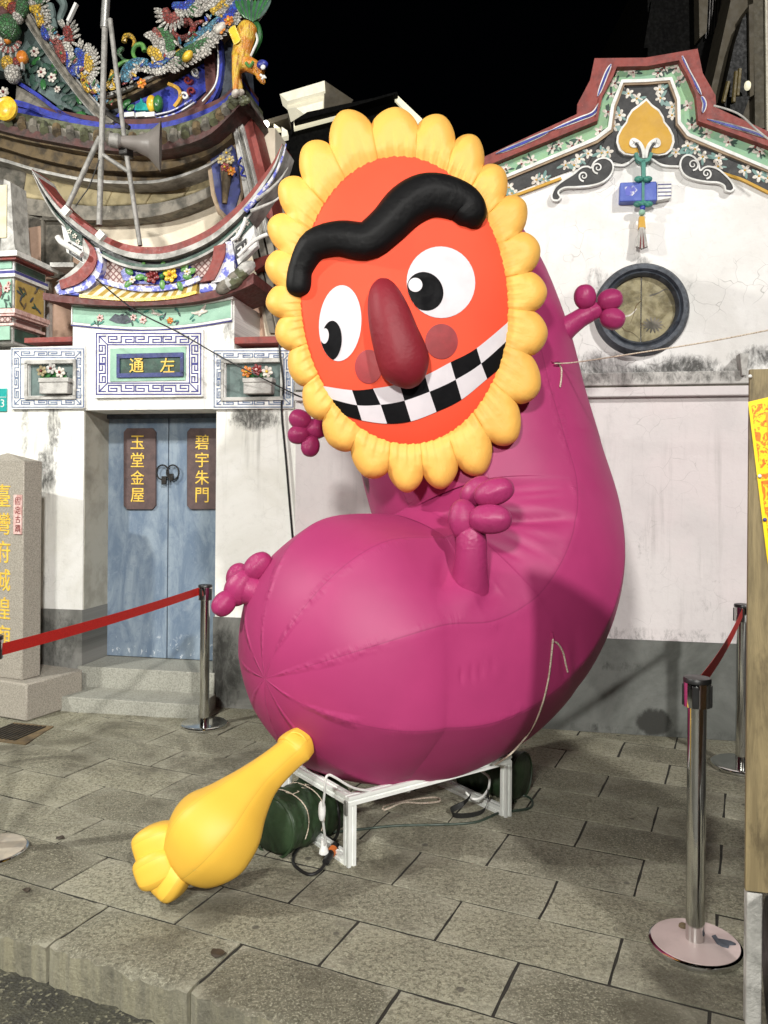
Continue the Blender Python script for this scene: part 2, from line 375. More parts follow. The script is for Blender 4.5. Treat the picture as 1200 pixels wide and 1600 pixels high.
m_olive = mat('olive_tile', (.13, .14, .08), (.06, .06, .04), rough=.35, ns=12, grime=.4)
m_red = mat('oxide_red', (.25, .045, .035), (.17, .033, .028), rough=.6, ns=14, grime=.45)
m_maroon = mat('maroon_paint', (.095, .028, .025), (.06, .02, .018), rough=.6, ns=12, grime=.3)
m_maroonr = mat('dark_red_board', (.13, .03, .025), (.085, .022, .02), rough=.6, ns=14, grime=.35)
m_blue = mat('cobalt_glaze', (.035, .05, .36), (.025, .03, .17), rough=.4, ns=15, grime=.5)
m_bluew = mat('blue_white_worn', (.10, .12, .50), (.62, .62, .66), rough=.5, ns=16, lo=.45, hi=.55, grime=.5)
m_white = mat('white_paint', (.76, .76, .74), (.60, .60, .57), rough=.6, ns=12, grime=.2)
m_worn = mat('worn_white', (.52, .51, .48), (.26, .255, .235), rough=.75, ns=9, lo=.38, hi=.66, grime=.55, bump=.5)
m_black = mat('black_paint', (.018, .018, .019), (.03, .03, .03), rough=.55, ns=14)
m_dgreen = mat('dark_green_paint', (.035, .085, .062), (.02, .045, .035), rough=.55, ns=10, grime=.3)
m_green = mat('pale_green_paint', (.27, .46, .26), (.22, .40, .27), rough=.65, ns=7, grime=.15)
m_mint = mat('mint_paint', (.30, .50, .38), (.24, .42, .32), rough=.65, ns=7, grime=.15)
m_gold = mat('ochre_paint', (.56, .32, .035), (.50, .28, .03), rough=.6, ns=8, bump=.1)
m_goldl = mat('gold_letter', (.80, .56, .09), (.66, .42, .06), rough=.4, ns=30)
m_yellow = mat('yellow_glaze', (.78, .55, .05), (.62, .36, .03), rough=.3, ns=16)
m_orange = mat('orange_glaze', (.62, .22, .03), (.45, .13, .02), rough=.3, ns=18)
m_teal = mat('teal_paint', (.05, .23, .18), (.04, .16, .13), rough=.5, ns=10)
m_leaf = mat('porcelain_leaf', (.04, .17, .045), (.025, .10, .035), rough=.3, ns=22)
m_rose = mat('porcelain_red', (.22, .03, .03), (.12, .02, .022), rough=.3, ns=22)
m_petal = mat('porcelain_white', (.66, .63, .56), (.46, .40, .35), rough=.35, ns=22, grime=.25)
m_pinkp = mat('porcelain_pink', (.72, .52, .48), (.50, .28, .25), rough=.4, ns=25)
m_navy = mat('navy_line', (.035, .035, .20), (.06, .06, .25), rough=.6, ns=20, bump=.05)
m_slate = mat('slate_blue_wood', (.075, .088, .11), (.03, .036, .048), rough=.6, ns=16, grime=.5, bump=.4)
m_oldwood = mat('painted_wood_olive', (.36, .32, .19), (.15, .125, .06), rough=.7, ns=11, lo=.35, hi=.68, grime=.6, bump=.4)
m_doorw, t_, b_, P_, uv_ = base('blue_door_paint', .55, 0, .4)
c_ = t_.mix(t_.ramp(t_.noise(t_.mapping(uv_, (7, 2.2, 1)), 1, 8, .68, .6), .36, .66), (.125, .175, .245), (.245, .305, .365))
c_ = t_.mix(t_.math('MULTIPLY', t_.ramp(t_.noise(uv_, 17, 8, .72, .7), .50, .70), .6), c_, (.11, .16, .24))
sp_ = t_.new('ShaderNodeSeparateXYZ'); t_.lk(uv_, sp_.inputs[0])
fl_ = t_.math('MULTIPLY', t_.ramp(t_.noise(t_.mapping(uv_, (1.3, 1, 1)), 15, 7, .75, .5), .60, .612), t_.ramp(sp_.outputs[1], .26, .5, 1., .08))
c_ = t_.mix(fl_, c_, (.62, .66, .70))
t_.lk(c_, b_.inputs['Base Color']); t_.lk(t_.bump(t_.noise(t_.mapping(uv_, (30, 5, 1)), 1, 6), .25, .01), b_.inputs['Normal'])
m_plaque = mat('maroon_plaque', (.105, .066, .062), (.072, .046, .045), rough=.6, ns=12, bump=.25)
m_chrome = mat('polished_steel', (.68, .68, .66), (.62, .62, .60), rough=.10, metal=1., bump=.02, bs=20)
m_mast = mat('dull_mast_steel', (.30, .29, .27), (.19, .185, .17), rough=.6, metal=.2, ns=20, grime=.35)
m_steel = mat('galvanised_steel', (.42, .42, .40), (.30, .30, .29), rough=.45, metal=.7, ns=20)
m_iron = mat('black_iron', (.03, .028, .026), rough=.5, metal=.6)
m_dark = mat('dark_facade', (.005, .005, .0045), (.003, .003, .003), rough=.9, spec=.1)
m_glassd = mat('dark_glass', (.004, .0045, .004), rough=.4, spec=.06, bump=.0)
m_beige = mat('beige_render', (.115, .098, .068), (.085, .072, .05), rough=.85, ns=3, grime=.2)
m_glow = mat('emissive_cornice', (.8, .75, .55), rough=.6, emit=(1., .93, .66), es=.6)  # lamp light on the cornice is put in as emission
m_bulb = mat('lamp_glass', (.9, .9, .8), emit=(1., .97, .82), es=14.)
m_patch = mat('mint_grey_paint', (.60, .635, .62), (.62, .60, .595), rough=.85, ns=3, bump=.1)
m_inkblue = mat('dull_ink_blue', (.045, .06, .20), (.035, .045, .13), rough=.6, ns=18, grime=.35)
m_gold2 = mat('gold_tile', (.44, .30, .07), (.36, .24, .05), rough=.45, ns=12)
m_creamt = mat('cream_tile', (.68, .64, .50), (.56, .52, .40), rough=.5, ns=12, grime=.2)
m_hatch, t_, b_, P_, uv_ = base('hatched_plaster', .7, 0, .3)
w1_ = t_.new('ShaderNodeTexWave', wave_type='BANDS', bands_direction='DIAGONAL'); w1_.inputs['Scale'].default_value = 13; t_.lk(uv_, w1_.inputs['Vector'])
w2_ = t_.new('ShaderNodeTexWave', wave_type='BANDS', bands_direction='DIAGONAL'); w2_.inputs['Scale'].default_value = 13; t_.lk(t_.mapping(uv_, (-1, 1, 1)), w2_.inputs['Vector'])
t_.lk(t_.mix(t_.ramp(t_.math('MAXIMUM', w1_.outputs['Fac'], w2_.outputs['Fac']), .72, .85), (.52, .42, .39), (.20, .11, .10)), b_.inputs['Base Color'])
m_leafl = mat('light_leaf', (.12, .30, .07), (.06, .18, .05), rough=.35, ns=22)
m_tealsign = mat('teal_enamel', (.02, .36, .33), (.02, .30, .28), rough=.3)
m_tanl = mat('tan_moulding', (.34, .25, .16), (.24, .17, .11), rough=.7)
m_sage = mat('sage_paint', (.14, .26, .24), (.20, .30, .28), rough=.6)
m_bookb = mat('book_blue', (.06, .10, .42), (.10, .15, .48), rough=.5, ns=9)
# ------------------------------------------------------------------ ground: road, pavement, slabs, kerb stones
def sheet(name, c, e1, h1, e2, h2, z, m):
    c = Vector(c); q = [c - e1 * h1 - e2 * h2, c + e1 * h1 - e2 * h2, c + e1 * h1 + e2 * h2, c - e1 * h1 + e2 * h2]
    return tag(MB().add([Vector((p.x, p.y, z)) for p in q], [(0, 1, 2, 3)]).build(name, m, smooth=0, fix=False), kind='structure')
sheet('road', (0, 20, 0), E1, 120, E2, 120, -.135, m_road)
T0 = 2.054
pave = tag(MB().box(E1 * -1 + E2 * (T0 + .075 + 6) + ZV * -.0662, E1 * 9, E2 * 6, ZV * .06).build('pavement', m_mortar), kind='structure')
rows = [2.054, 2.365, 2.675, 2.975, 3.298, 3.65, 3.958, 4.29, 4.64, 4.985, 5.31, 5.64, 5.97, 6.30, 6.63]
LEN = .605
def slab_mesh(w, l, h, chips, seed):
    rd = random.Random(seed); nx, ny = (16, 8) if chips else (6, 4); bm = bmesh.new(); g = {}
    for j in range(ny + 1):
        for i in range(nx + 1):
            x = -l / 2 + l * i / nx; y = -w / 2 + w * j / ny; z = rd.uniform(-.0015, .0015)
            ed = min(i, nx - i, j, ny - j) == 0
            if ed: z -= rd.uniform(.0015, .0035); x += rd.uniform(-.002, .002) if i in (0, nx) else 0; y += rd.uniform(-.002, .002) if j in (0, ny) else 0
            if chips and j == 0: z -= rd.uniform(.0, .012) + (.016 if rd.random() < .25 else 0); y += rd.uniform(-.003, .009)
            g[i, j] = bm.verts.new((x, y, z))
    for j in range(ny):
        for i in range(nx): bm.faces.new((g[i, j], g[i + 1, j], g[i + 1, j + 1], g[i, j + 1]))
    rim = [g[i, 0] for i in range(nx)] + [g[nx, j] for j in range(ny)] + [g[i, ny] for i in range(nx, 0, -1)] + [g[0, j] for j in range(ny, 0, -1)]
    bot = [bm.verts.new((v.co.x + rd.uniform(-.002, .002), v.co.y + (rd.uniform(-.004, .006) if chips else 0), -h)) for v in rim]
    for i in range(len(rim)): bm.faces.new((rim[i], bot[i], bot[(i + 1) % len(rim)], rim[(i + 1) % len(rim)]))
    me = bpy.data.meshes.new('paving_slab'); bm.to_mesh(me); bm.free(); me.shade_smooth(); me.set_sharp_from_angle(angle=R(35)); return me
variants = [slab_mesh(.318, LEN - .011, .05, False, k) for k in range(4)]
for v_ in variants: v_.materials.append(m_slab)
kerbs = [slab_mesh(.303, LEN - .012, .14, True, 20 + k) for k in range(4)]
for v_ in kerbs: v_.materials.append(m_kerbs); v_.name = 'kerb_stone'
rot = Matrix((E1, E2, ZV)).transposed().to_4x4()
po_ = ORG['pavement']
for k in range(len(rows) - 1):
    t0, t1 = rows[k], rows[k + 1]
    s0 = -.39 if k % 2 == 0 else -.69
    for i in range(-12, 9):
        s = s0 + LEN * (i + .5); c = E1 * s + E2 * ((t0 + t1) / 2)
        if (c - WO).dot(N) < -.32: continue
        if c.y < 1.9 or abs(c.x) > .52 * c.y + 1.0: continue
        o = bpy.data.objects.new('kerb_stone' if k == 0 else 'paving_slab', random.choice(kerbs if k == 0 else variants))
        COL.objects.link(o); o.parent = pave; o.location = c + ZV * random.uniform(-.002, .002) - po_
        o.rotation_euler = (Matrix.Rotation(R(random.choice((0, 0 if k == 0 else 180)) + random.uniform(-.25, .25)), 4, 'Z') @ rot).to_euler()
        o.scale = (1 + random.uniform(-.004, .003), (t1 - t0 - .012) / .318 if k else (t1 - t0 - .012) / .303, 1)
# ------------------------------------------------------------------ the gatehouse on the left
gate = thing('gatehouse', 'white lime-washed temple gatehouse with blue double door and swallowtail ridge', 'gatehouse', wl(U_(250), -.2, 0))
def ubox(name, u0, u1, w0, w1, v1, v0, m, parent, **k):
    return MB().box(wl((u0 + u1) / 2, (v0 + v1) / 2, (w0 + w1) / 2), U * (u1 - u0) / 2, N * (v1 - v0) / 2, ZV * (w1 - w0) / 2).build(name, m, parent, **k)
DZ = W_(232, 640)
uL, uR, uE = U_(130), U_(337), U_(462)
ubox('wall_pier', -4.2, uL, 0, W_(80, 545), 0, -.42, m_wallL, gate)
ubox('wall_pier', uR, uE, 0, W_(400, 545), 0, -.42, m_wallL, gate)
ubox('door_lintel', U_(112), U_(364), DZ, W_(235, 470), .004, -.95, m_wallL, gate)
ubox('dado', -4.2, uL + .008, 0, W_(80, 951), .014, -.36, m_dadoL, gate)
ubox('dado', uR - .008, uE, 0, W_(400, 966), .014, -.36, m_dadoL, gate)
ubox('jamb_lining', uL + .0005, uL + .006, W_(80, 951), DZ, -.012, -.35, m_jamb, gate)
ubox('doorstep', uL - .02, uR + .01, 0, .25, .03, -.40, m_step, gate, bevel=.006)
ubox('doorstep', U_(86, 1100, .33), U_(311, 1110, .33), -.02, .10, .335, .033, m_step, gate, bevel=.006)
dv = -.35; ud = U_(262, 850, dv); dw = .66
for sx, u0, u1, tx in ((0, U_(160, 850, dv), ud - .004, '玉堂金屋'), (1, ud + .004, ud + .56, '碧宇朱門')):
    lf = ubox('door_leaf', u0, u1, .255, DZ + .06, dv, dv - .05, m_doorw, gate, bevel=.004)
    a, b = (193, 243) if sx == 0 else (292, 343)
    q = [(a + 5, 669), (b - 5, 669), (b, 675), (b, 790), (b - 5, 796), (a + 5, 796), (a, 790), (a, 675)]
    pq = MB().prism([wp(x, y, dv + .022) for x, y in q], -N * .022).build('door_plaque', m_plaque, lf, bevel=.003)
    cx = 215 if sx == 0 else 316
    for i, ch in enumerate(tx):
        text(ch, 'character', wp(cx, 691 + i * 27.5, dv + .0225), .115, m_goldl, pq, th=.004, bold=.003)
    rg = [wp(262 + (-8 if sx == 0 else 8) + 9.5 * math.cos(t * math.tau / 20), 738 + 11.5 * math.sin(t * math.tau / 20), dv + .03) for t in range(21)]
    MB().tube(rg, .006, 8).build('door_ring', m_iron, lf)
pl = wrect('padlock', 263, 740, 270, 751, dv + .05, .02, m_iron, gate, bevel=.003)
wrect('padlock', 252, 744, 259, 757, dv + .045, .02, m_iron, gate, bevel=.003)
ubox('door_head', U_(168, 650, dv), uR + .1, DZ - .035, DZ + .03, dv + .03, dv - .02, m_slate, gate)
# inscription panel and flower niches with key-fret borders
def fret(name, x0, y0, x1, y1, b, nx, ny, v, m, parent, lw=.011):
    """raised key-fret border between the outer rectangle and one inset by b pixels"""
    mb = MB()
    def seg(p, q):
        a, c = wp(*p, v), wp(*q, v); d = c - a; l = d.length
        if l < 1e-5: return
        d /= l; s = d.cross(N).normalized(); mb.box((a + c) / 2 - N * .003, d * (l / 2 + lw / 2), s * lw / 2, N * .004)
    def poly(pts): [seg(p, q) for p, q in zip(pts, pts[1:])]
    def rect(i): poly([(x0 + i, y0 + i), (x1 - i, y0 + i), (x1 - i, y1 - i), (x0 + i, y1 - i), (x0 + i, y0 + i)])
    rect(0); rect(b)
    g = 4.4; e = b - 3.4; h = e - g
    key = [(.12, .5), (.34, .5), (.34, .02), (.03, .02), (.03, .98), (.50, .98), (.50, .02), (.97, .02), (.97, .98), (.66, .98), (.66, .5), (.88, .5)]
    for k in range(nx):
        c = (x1 - x0 - 2 * b) / nx; s = x0 + b + c * k
        for yy in ((lambda t: y0 + g + h * t), (lambda t: y1 - g - h * t)): poly([(s + c * u, yy(t)) for u, t in key])
    for k in range(ny):
        c = (y1 - y0 - 2 * b) / ny; s = y0 + b + c * k
        for xx in ((lambda t: x0 + g + h * t), (lambda t: x1 - g - h * t)): poly([(xx(t), s + c * u) for u, t in key])
    for (cx_, cy_, sx_, sy_) in ((x0, y0, 1, 1), (x1, y0, -1, 1), (x0, y1, 1, -1), (x1, y1, -1, -1)):
        poly([(cx_ + sx_ * (g + h), cy_ + sy_ * g), (cx_ + sx_ * g, cy_ + sy_ * g), (cx_ + sx_ * g, cy_ + sy_ * (g + h))])
    for (xa, ya, xb, yb) in ((x0, y0, 1, 1), (x1, y0, -1, 1), (x0, y1, 1, -1), (x1, y1, -1, -1)): seg((xa + xb * g, ya + yb * g), (xa + xb * b, ya + yb * b))
    return tag(mb.build(name, m, parent, smooth=0), kind='stuff')
ip = thing('inscription_panel', 'white fretwork panel with two gold characters on dark green above the blue door', 'panel', wp(232, 570, .03))
wrect('panel_board', 148, 517, 317, 621, .034, .03, m_white, ip, bevel=.004)
fret('fretwork', 150.5, 521, 313.5, 616, 17.5, 3, 2, .036, m_navy, ip, .0085)
wrect('green_field', 172, 543, 290, 595, .042, .012, m_mint, ip)
def frame(name, x0, y0, x1, y1, w, v, th, m, parent):
    mb = MB()
    for a, b, c, d in ((x0, y0, x1, y0 + w), (x0, y1 - w, x1, y1), (x0, y0 + w, x0 + w, y1 - w), (x1 - w, y0 + w, x1, y1 - w)):
        (u0, w1), (u1, w0) = uw(a, b, v), uw(c, d, v)
        mb.box(wl((u0 + u1) / 2, v - th / 2, (w0 + w1) / 2), U * (u1 - u0) / 2, N * th / 2, ZV * (w1 - w0) / 2)
    return mb.build(name, m, parent)
frame('inner_frame', 182, 553, 286, 588, 4.5, .058, .02, m_inkblue, ip)
wrect('dark_field', 186, 557, 282, 584, .046, .01, m_dgreen, ip)
text('通', 'character', wp(214, 571, .0465), .112, m_goldl, ip, th=.008, bold=.006)
text('左', 'character', wp(262, 571, .0465), .112, m_goldl, ip, th=.008, bold=.006)
def flower3d(name, c, r, m, mc, parent, nrm=None, n=6):
    nrm = Vector(nrm if nrm is not None else N).normalized(); x = nrm.orthogonal().normalized(); y = nrm.cross(x); c = Vector(c); mb = MB()
    for ring, (rr, pl_, tilt) in enumerate(((r, n, .35), (r * .68, n - 1, .9))):
        for i in range(pl_):
            a = math.tau * i / pl_ + ring * .5; d = x * math.cos(a) + y * math.sin(a)
            ax = (d + nrm * tilt * .6).normalized(); mb.blob(c + d * rr * .55 + nrm * r * .12 * (1 + ring), ax, rr * .36, rr * .5, 7, 5, gore=0, flat=ax.cross(d.cross(ax)) if 0 else nrm, squash=.45)
    f = mb.build(name, m, parent)
    MB().blob(c + nrm * r * .45, nrm, r * .26, r * .26, 8, 5, gore=0).build('flower_heart', mc, f)
    return f
def leaf3d(name, c, d, l, w, m, parent, nrm=None):
    nrm = Vector(nrm if nrm is not None else N); d = Vector(d).normalized()
    return MB().blob(Vector(c) + d * l / 2, d, w / 2, l / 2, 8, 6, gore=0, flat=nrm, squash=.3).build(name, m, parent)
def niche(x0, y0, x1, y1, hx0, hy0, hx1, hy1, label, plab, plx, fcols):
    g = thing('flower_niche', label, 'niche', wp((x0 + x1) / 2, y1, .02), 'fretwork niches either side of the inscription panel')
    # a framed box standing proud, its field set back
    dep = .016
    mb = MB()
    for a, b, c, d in ((x0, y0, x1, hy0), (x0, hy1, x1, y1), (x0, hy0, hx0, hy1), (hx1, hy0, x1, hy1)):
        (u0, w1), (u1, w0) = uw(a, b, .03), uw(c, d, .03)
        mb.box(wl((u0 + u1) / 2, .03 - dep, (w0 + w1) / 2), U * (u1 - u0) / 2, N * dep, ZV * (w1 - w0) / 2)
    mb.build('niche_surround', m_white, g)
    fret('fretwork', x0 + 1.5, y0 + 2, x1 - 1.5, y1 - 2, 13.5, 2, 2, .0325, m_navy2, g, .007)
    frame('niche_lip', hx0 - 7, hy0 - 5, hx1 + 4, hy1 + 4, 4, .046, .018, m_worn, g)
    wrect('niche_back', hx0, hy0, hx1, hy1, .006, .004, m_greyg, g)
    p = thing('flower_planter', plab, 'planter', wp(plx + 22, 616, .05), 'stone planters in the wall niches')
    wrect('planter_box', plx, 592, plx + 44, 615, .085, .075, m_stonew, p, bevel=.006)
    wrect('planter_rim', plx - 1.5, 590, plx + 45.5, 597, .093, .085, m_stonew, p, bevel=.004)
    for i, (fx, fy, mm, mh) in enumerate(fcols): flower3d('porcelain_flower', wp(fx, fy, .085), .042, mm, mh, p)
    for i in range(9):
        a = R(-10 + i * 25); lx = plx + 2 + i * 5.2
        leaf3d('leaf', wp(lx, 590, .05 + .012 * (i % 3)), U * math.cos(a) * .9 + ZV * (.5 + .6 * math.sin(a)) , .055, .03, m_leaf, p)
    return g
m_navy2 = mat('faded_navy_line', (.09, .13, .25), (.20, .26, .36), rough=.6, ns=18, bump=.05)
m_greyg = mat('grey_green_field', (.12, .17, .16), (.08, .11, .105), rough=.7, ns=8)
m_stonew = mat('pale_stone', (.50, .49, .46), (.34, .33, .31), rough=.75, ns=14, grime=.35, bump=.5)
niche(17, 543, 132, 638, 45, 568, 114, 619, 'weathered fretwork niche with planter on the wall above the stone monument', 'pale stone planter with brown, maroon and white flowers in the niche above the monument', 61,
      [(66, 580, m_tan, m_rose), (81, 576, m_stonew, m_rose), (95, 582, m_petal, m_rose)])
niche(333, 546, 459, 638, 352, 566, 438, 621, 'fretwork niche with planter on the wall right of the blue door, beside the yellow petals', 'pale stone planter with orange, maroon and cream flowers in the niche right of the door', 380,
      [(386, 581, m_orange, m_yellow), (402, 578, m_rose, m_pinkp), (418, 581, m_petal, m_yellow)])
# painted frieze under the eave
fz = wband('painted_frieze', [(112, 476), (175, 479), (235, 480), (300, 476), (361, 468)], [(112, 503), (175, 509), (235, 511), (300, 506), (361, 496)], .02, .014, m_mint, gate, n=14, curve=True)
for nm, off, wd, mm in (('frieze_border', 2.0, 3.4, m_white), ('frieze_line', 5, 1.3, m_navy)):
    wline(nm, [(111, 503 + off), (175, 509 + off), (235, 511 + off), (300, 506 + off), (362, 496 + off)], wd, .018, .012, mm, gate)
for x in (112, 361.5): wline('frieze_border', [(x, 477 if x < 200 else 466), (x, 505 if x < 200 else 498)], 1.6, .027, .012, m_white, gate, n=3, curve=False)
for (x, y, r, mm, mh) in ((157, 497, .028, m_pinkp, m_rose), (209, 496, .026, m_pinkp, m_rose), (224, 500, .030, m_pinkp, m_rose), (266, 501, .026, m_orange, m_yellow)): flower3d('frieze_flower', wp(x, y, .022), r, mm, mh, fz)
for i in range(26):
    x = random.choice((150, 165, 175, 198, 206, 236, 250, 258, 276, 283, 300, 345)) + random.uniform(-5, 5); y = random.uniform(484, 503) - (4 if x > 300 else 0)
    leaf3d('frieze_leaf', wp(x, y, .0225), U * random.uniform(-1, 1) + ZV * random.uniform(-.6, .6), random.uniform(.03, .06), .016, random.choice((m_teal, m_dgreen, m_slate)), fz)
MB().prism([wp(x, y, .024) for x, y in ((170, 500), (180, 490), (190, 494), (198, 491), (207, 503), (196, 506), (182, 505))], -N * .006).build('frieze_rock', m_slate, fz)
def bird(x, y, s, flip):
    mb = MB(); mb.blob(wp(x, y, .027), U * flip + ZV * .15, .011 * s, .045 * s, 8, 6, gore=0, flat=N, squash=.4)
    mb.blob(wp(x + 3 * flip, y - 3, .027), U * flip * .6 + ZV * .9, .010 * s, .04 * s, 8, 6, gore=0, flat=N, squash=.3); mb.blob(wp(x - 7 * flip, y + 2, .027), U * flip + ZV * -.2, .006 * s, .03 * s, 6, 5, gore=0, flat=N, squash=.3)
    return tag(mb.build('frieze_bird', m_petal, fz), kind='stuff')
bird(313, 488, 1.3, 1); bird(243, 490, .8, -1)
# eave, striped tiles, hip ends
EV = .11
ubx = lambda pts, v: [wp(x, y, v) for x, y in pts]
wband('eave_board', [(67, 457), (95, 461), (125, 464), (196, 468), (274, 464), (333, 454), (370, 440), (396, 426)], [(67, 468), (95, 472), (125, 475), (196, 478), (274, 475), (333, 466), (372, 454), (396, 443)], EV, .5, m_maroonr, gate, n=26, curve=True)
wband('eave_moulding', [(112, 472), (175, 477), (235, 478), (300, 474), (364, 463)], [(112, 477), (175, 480), (235, 481), (300, 477), (364, 467)], .045, .045, m_white, gate, n=16, curve=True)
top = [(153, 438), (186, 449), (219, 455), (250, 454.5), (274, 451), (309, 441)]; bot = [(124, 462.5), (170, 466), (219, 467.5), (250, 467), (274, 463.5), (306, 456)]
NT_ = 22; A_ = lin(top, NT_ + 1); B_ = lin(bot, NT_ + 1)
for i in range(NT_):
    q = [A_[i], A_[i + 1], B_[i + 1], B_[i]]
    MB().prism([wp(q[0][0], q[0][1], .05), wp(q[1][0], q[1][1], .05), wp(q[2][0], q[2][1], EV - .01), wp(q[3][0], q[3][1], EV - .01)], -N * .05).build('eave_tile', m_gold2 if i % 2 else m_creamt, gate, smooth=0)
wline('tile_edge', [(124, 462), (170, 466), (219, 468), (274, 464), (307, 456)], 5, EV + .01, .05, m_yellow, gate)
wline('ridge_moulding', [(150, 436), (186, 446), (219, 451), (255, 450), (290, 443), (312, 434)], 8, .085, .1, m_bluew, gate)
plate('hatched_panel', [(156, 401), (162, 437), (188, 445), (219, 449), (255, 448), (306, 436), (334, 425), (334, 388), (260, 405)], .055, .1, m_hatch, gate)
plate('blue_cartouche', [(188, 424), (195, 418), (215, 421), (240, 422), (270, 420), (296, 415), (303, 420), (302, 430), (292, 437), (250, 444), (210, 443), (192, 437)], .068, .014, m_blue, gate)
for (x, y, r, mm, mh) in ((239, 432, .055, m_rose, m_rose), (267, 430, .055, m_yellow, m_orange)): 
    flower3d('ridge_flower', wp(x, y, .082), r, mm, mh, gate)
for (x, y, dx, dz) in ((208, 428, -1, .6), (211, 434, 1, .1), (206, 438, -.6, -.5), (222, 425, .2, 1), (224, 434, 1, -.3), (252, 424, .3, 1), (253, 437, .1, -1), (283, 424, .7, .7), (285, 431, 1, -.2), (292, 427, 1, .4), (278, 440, .5, -1), (254, 430, 1, .9)):
    leaf3d('ridge_leaf', wp(x, y, .085), U * dx + ZV * dz, .075, .045, m_leafl, gate)
for (x, y) in ((207, 437), (293, 425)): flower3d('ridge_flower', wp(x, y, .085), .028, m_petal, m_yellow, gate)
MB().blob(wp(253, 432, .09), N, .02, .02, 8, 6, gore=0).build('ridge_bud', m_leaf, gate)
# red hip ends with worn blue edging
wband('hip_end', [(130, 372), (140, 392), (132, 412), (112, 430), (92, 438)], [(146, 386), (151, 404), (144, 424), (124, 442), (95, 452)], .135, .20, m_red, gate, n=18, curve=True)
wband('hip_edge', [(146, 386), (151, 404), (144, 424), (124, 442), (96, 454)], [(155, 388), (160, 408), (155, 430), (135, 452), (92, 461)], .118, .2, m_bluew, gate, n=18, curve=True)
wband('hip_edge', [(124, 372), (131, 392), (124, 410), (106, 427), (88, 440)], [(130, 372), (140, 392), (132, 412), (112, 430), (92, 438)], .118, .2, m_worn, gate, n=18, curve=True)
wband('hip_end', [(334, 385), (332, 402), (327, 417), (318, 432), (312, 441)], [(352, 380), (351, 398), (346, 412), (340, 426), (334, 437)], .135, .20, m_red, gate, n=18, curve=True)
wband('hip_edge', [(352, 378), (351, 398), (346, 412), (338, 428), (330, 442)], [(362, 376), (366, 400), (366, 420), (376, 432), (384, 434)], .118, .2, m_bluew, gate, n=18, curve=True)
for q in ([(84, 449), (92, 440), (122, 444), (123, 462), (88, 459)], [(311, 443), (336, 441), (341, 452), (320, 458), (311, 457)]): plate('hip_block', q, EV, .2, m_bluew, gate, bevel=.01)
for i, (x, y) in enumerate(((360, 442), (368, 434), (376, 428), (384, 420), (352, 447), (366, 440))): MB().blob(wp(x, y, .12), U * .8 + ZV * .5, .05, .08, 8, 6, gore=0).build('broken_tile', (m_worn, m_grey, m_olive)[i % 3], gate)
# bracket boards under the swallowtail ends
for q, mm in (([(96, 352), (128, 372), (131, 412), (104, 394)], m_white), ([(106, 377), (126, 388), (127, 408), (108, 396)], m_black), ([(100, 350), (128, 368), (127, 384), (110, 375)], m_dgreen)):
    plate('bracket_board', q, .12 + .012 * (mm is not m_white), .05, mm, gate)
for q, mm in (([(364, 376), (396, 352), (402, 384), (372, 414)], m_white), ([(367, 386), (384, 372), (386, 390), (369, 404)], m_black), ([(364, 366), (388, 342), (394, 352), (366, 378)], m_dgreen)):
    plate('bracket_board', q, .12 + .012 * (mm is not m_white), .05, mm, gate)
for (x, y) in ((109, 362), (117, 369), (122, 378), (372, 364), (380, 356), (386, 349), (371, 372)): flower3d('bracket_flower', wp(x, y, .135), .02, m_petal, m_leaf, gate, n=5)
for pts in ([(112, 381), (112, 394), (121, 399), (121, 391), (116, 388)], [(371, 390), (377, 384), (377, 394), (382, 390), (382, 380)]): wline('bracket_fret', pts, 1.6, .14, .012, m_white, gate, n=16, curve=False)
MB().tube([wp(*p, .2) for p in cr([(90, 370), (96, 378), (112, 388), (128, 398)], 12)], [.022] * 12, 8).build('white_roll', m_white, gate)
for pts in ([(372, 400), (388, 384), (404, 372), (418, 366)], [(362, 376), (372, 368), (381, 350), (384, 340)]): MB().tube([wp(*p, .2) for p in cr(pts, 12)], .014, 8).build('white_roll', m_white, gate)
# swallowtail ridge: layered upswept curves
up_ = [(50, 264), (74, 296), (101, 324), (150, 360), (195, 381), (244, 386), (285, 377), (326, 358), (356, 335), (383, 309), (408, 278), (428, 250), (441, 224)]
def off(pts, d, s=1.0):
    out = []
    for i, p in enumerate(pts):
        k = i / (len(pts) - 1); w = (1 - abs(2 * k - 1) ** 2.2); out.append((p[0] + d * w * (.5 - k) * -.9, p[1] + d * (w * .85 + .15)))
    return out
wband('ridge_course', up_, off(up_, 11), .10, .22, m_red, gate, n=50, curve=True)
wband('ridge_course', off(up_, 11), off(up_, 20), .13, .28, m_worn, gate, n=50, curve=True)
wband('ridge_course', off(up_, 20), off(up_, 29), .07, .16, m_black, gate, n=50, curve=True)
wband('ridge_course', off(up_, 28), off(up_, 33), .10, .2, m_dgreen, gate, n=50, curve=True)
wband('ridge_course', off(up_, 33), off(up_, 37), .12, .2, m_worn, gate, n=50, curve=True)
for pts, mm, r in (([(383, 330), (405, 305), (425, 280), (440, 250), (447, 225)], m_bluew, .018), ([(400, 312), (420, 298), (438, 280), (450, 262)], m_worn, .014), ([(392, 330), (412, 322), (432, 312), (446, 296)], m_worn, .014)):
    MB().tube([wp(*p, .15) for p in cr(pts, 16)], [r * (1.1 - .85 * i / 15) for i in range(16)], 8).build('ridge_prong', mm, gate)
for (x, y) in ((104, 330), (158, 368)): MB().box(wp(x, y, .2), U * .02 + ZV * -.02, N * .02, U * .02 + ZV * .02).build('tile_clip', m_white, gate)
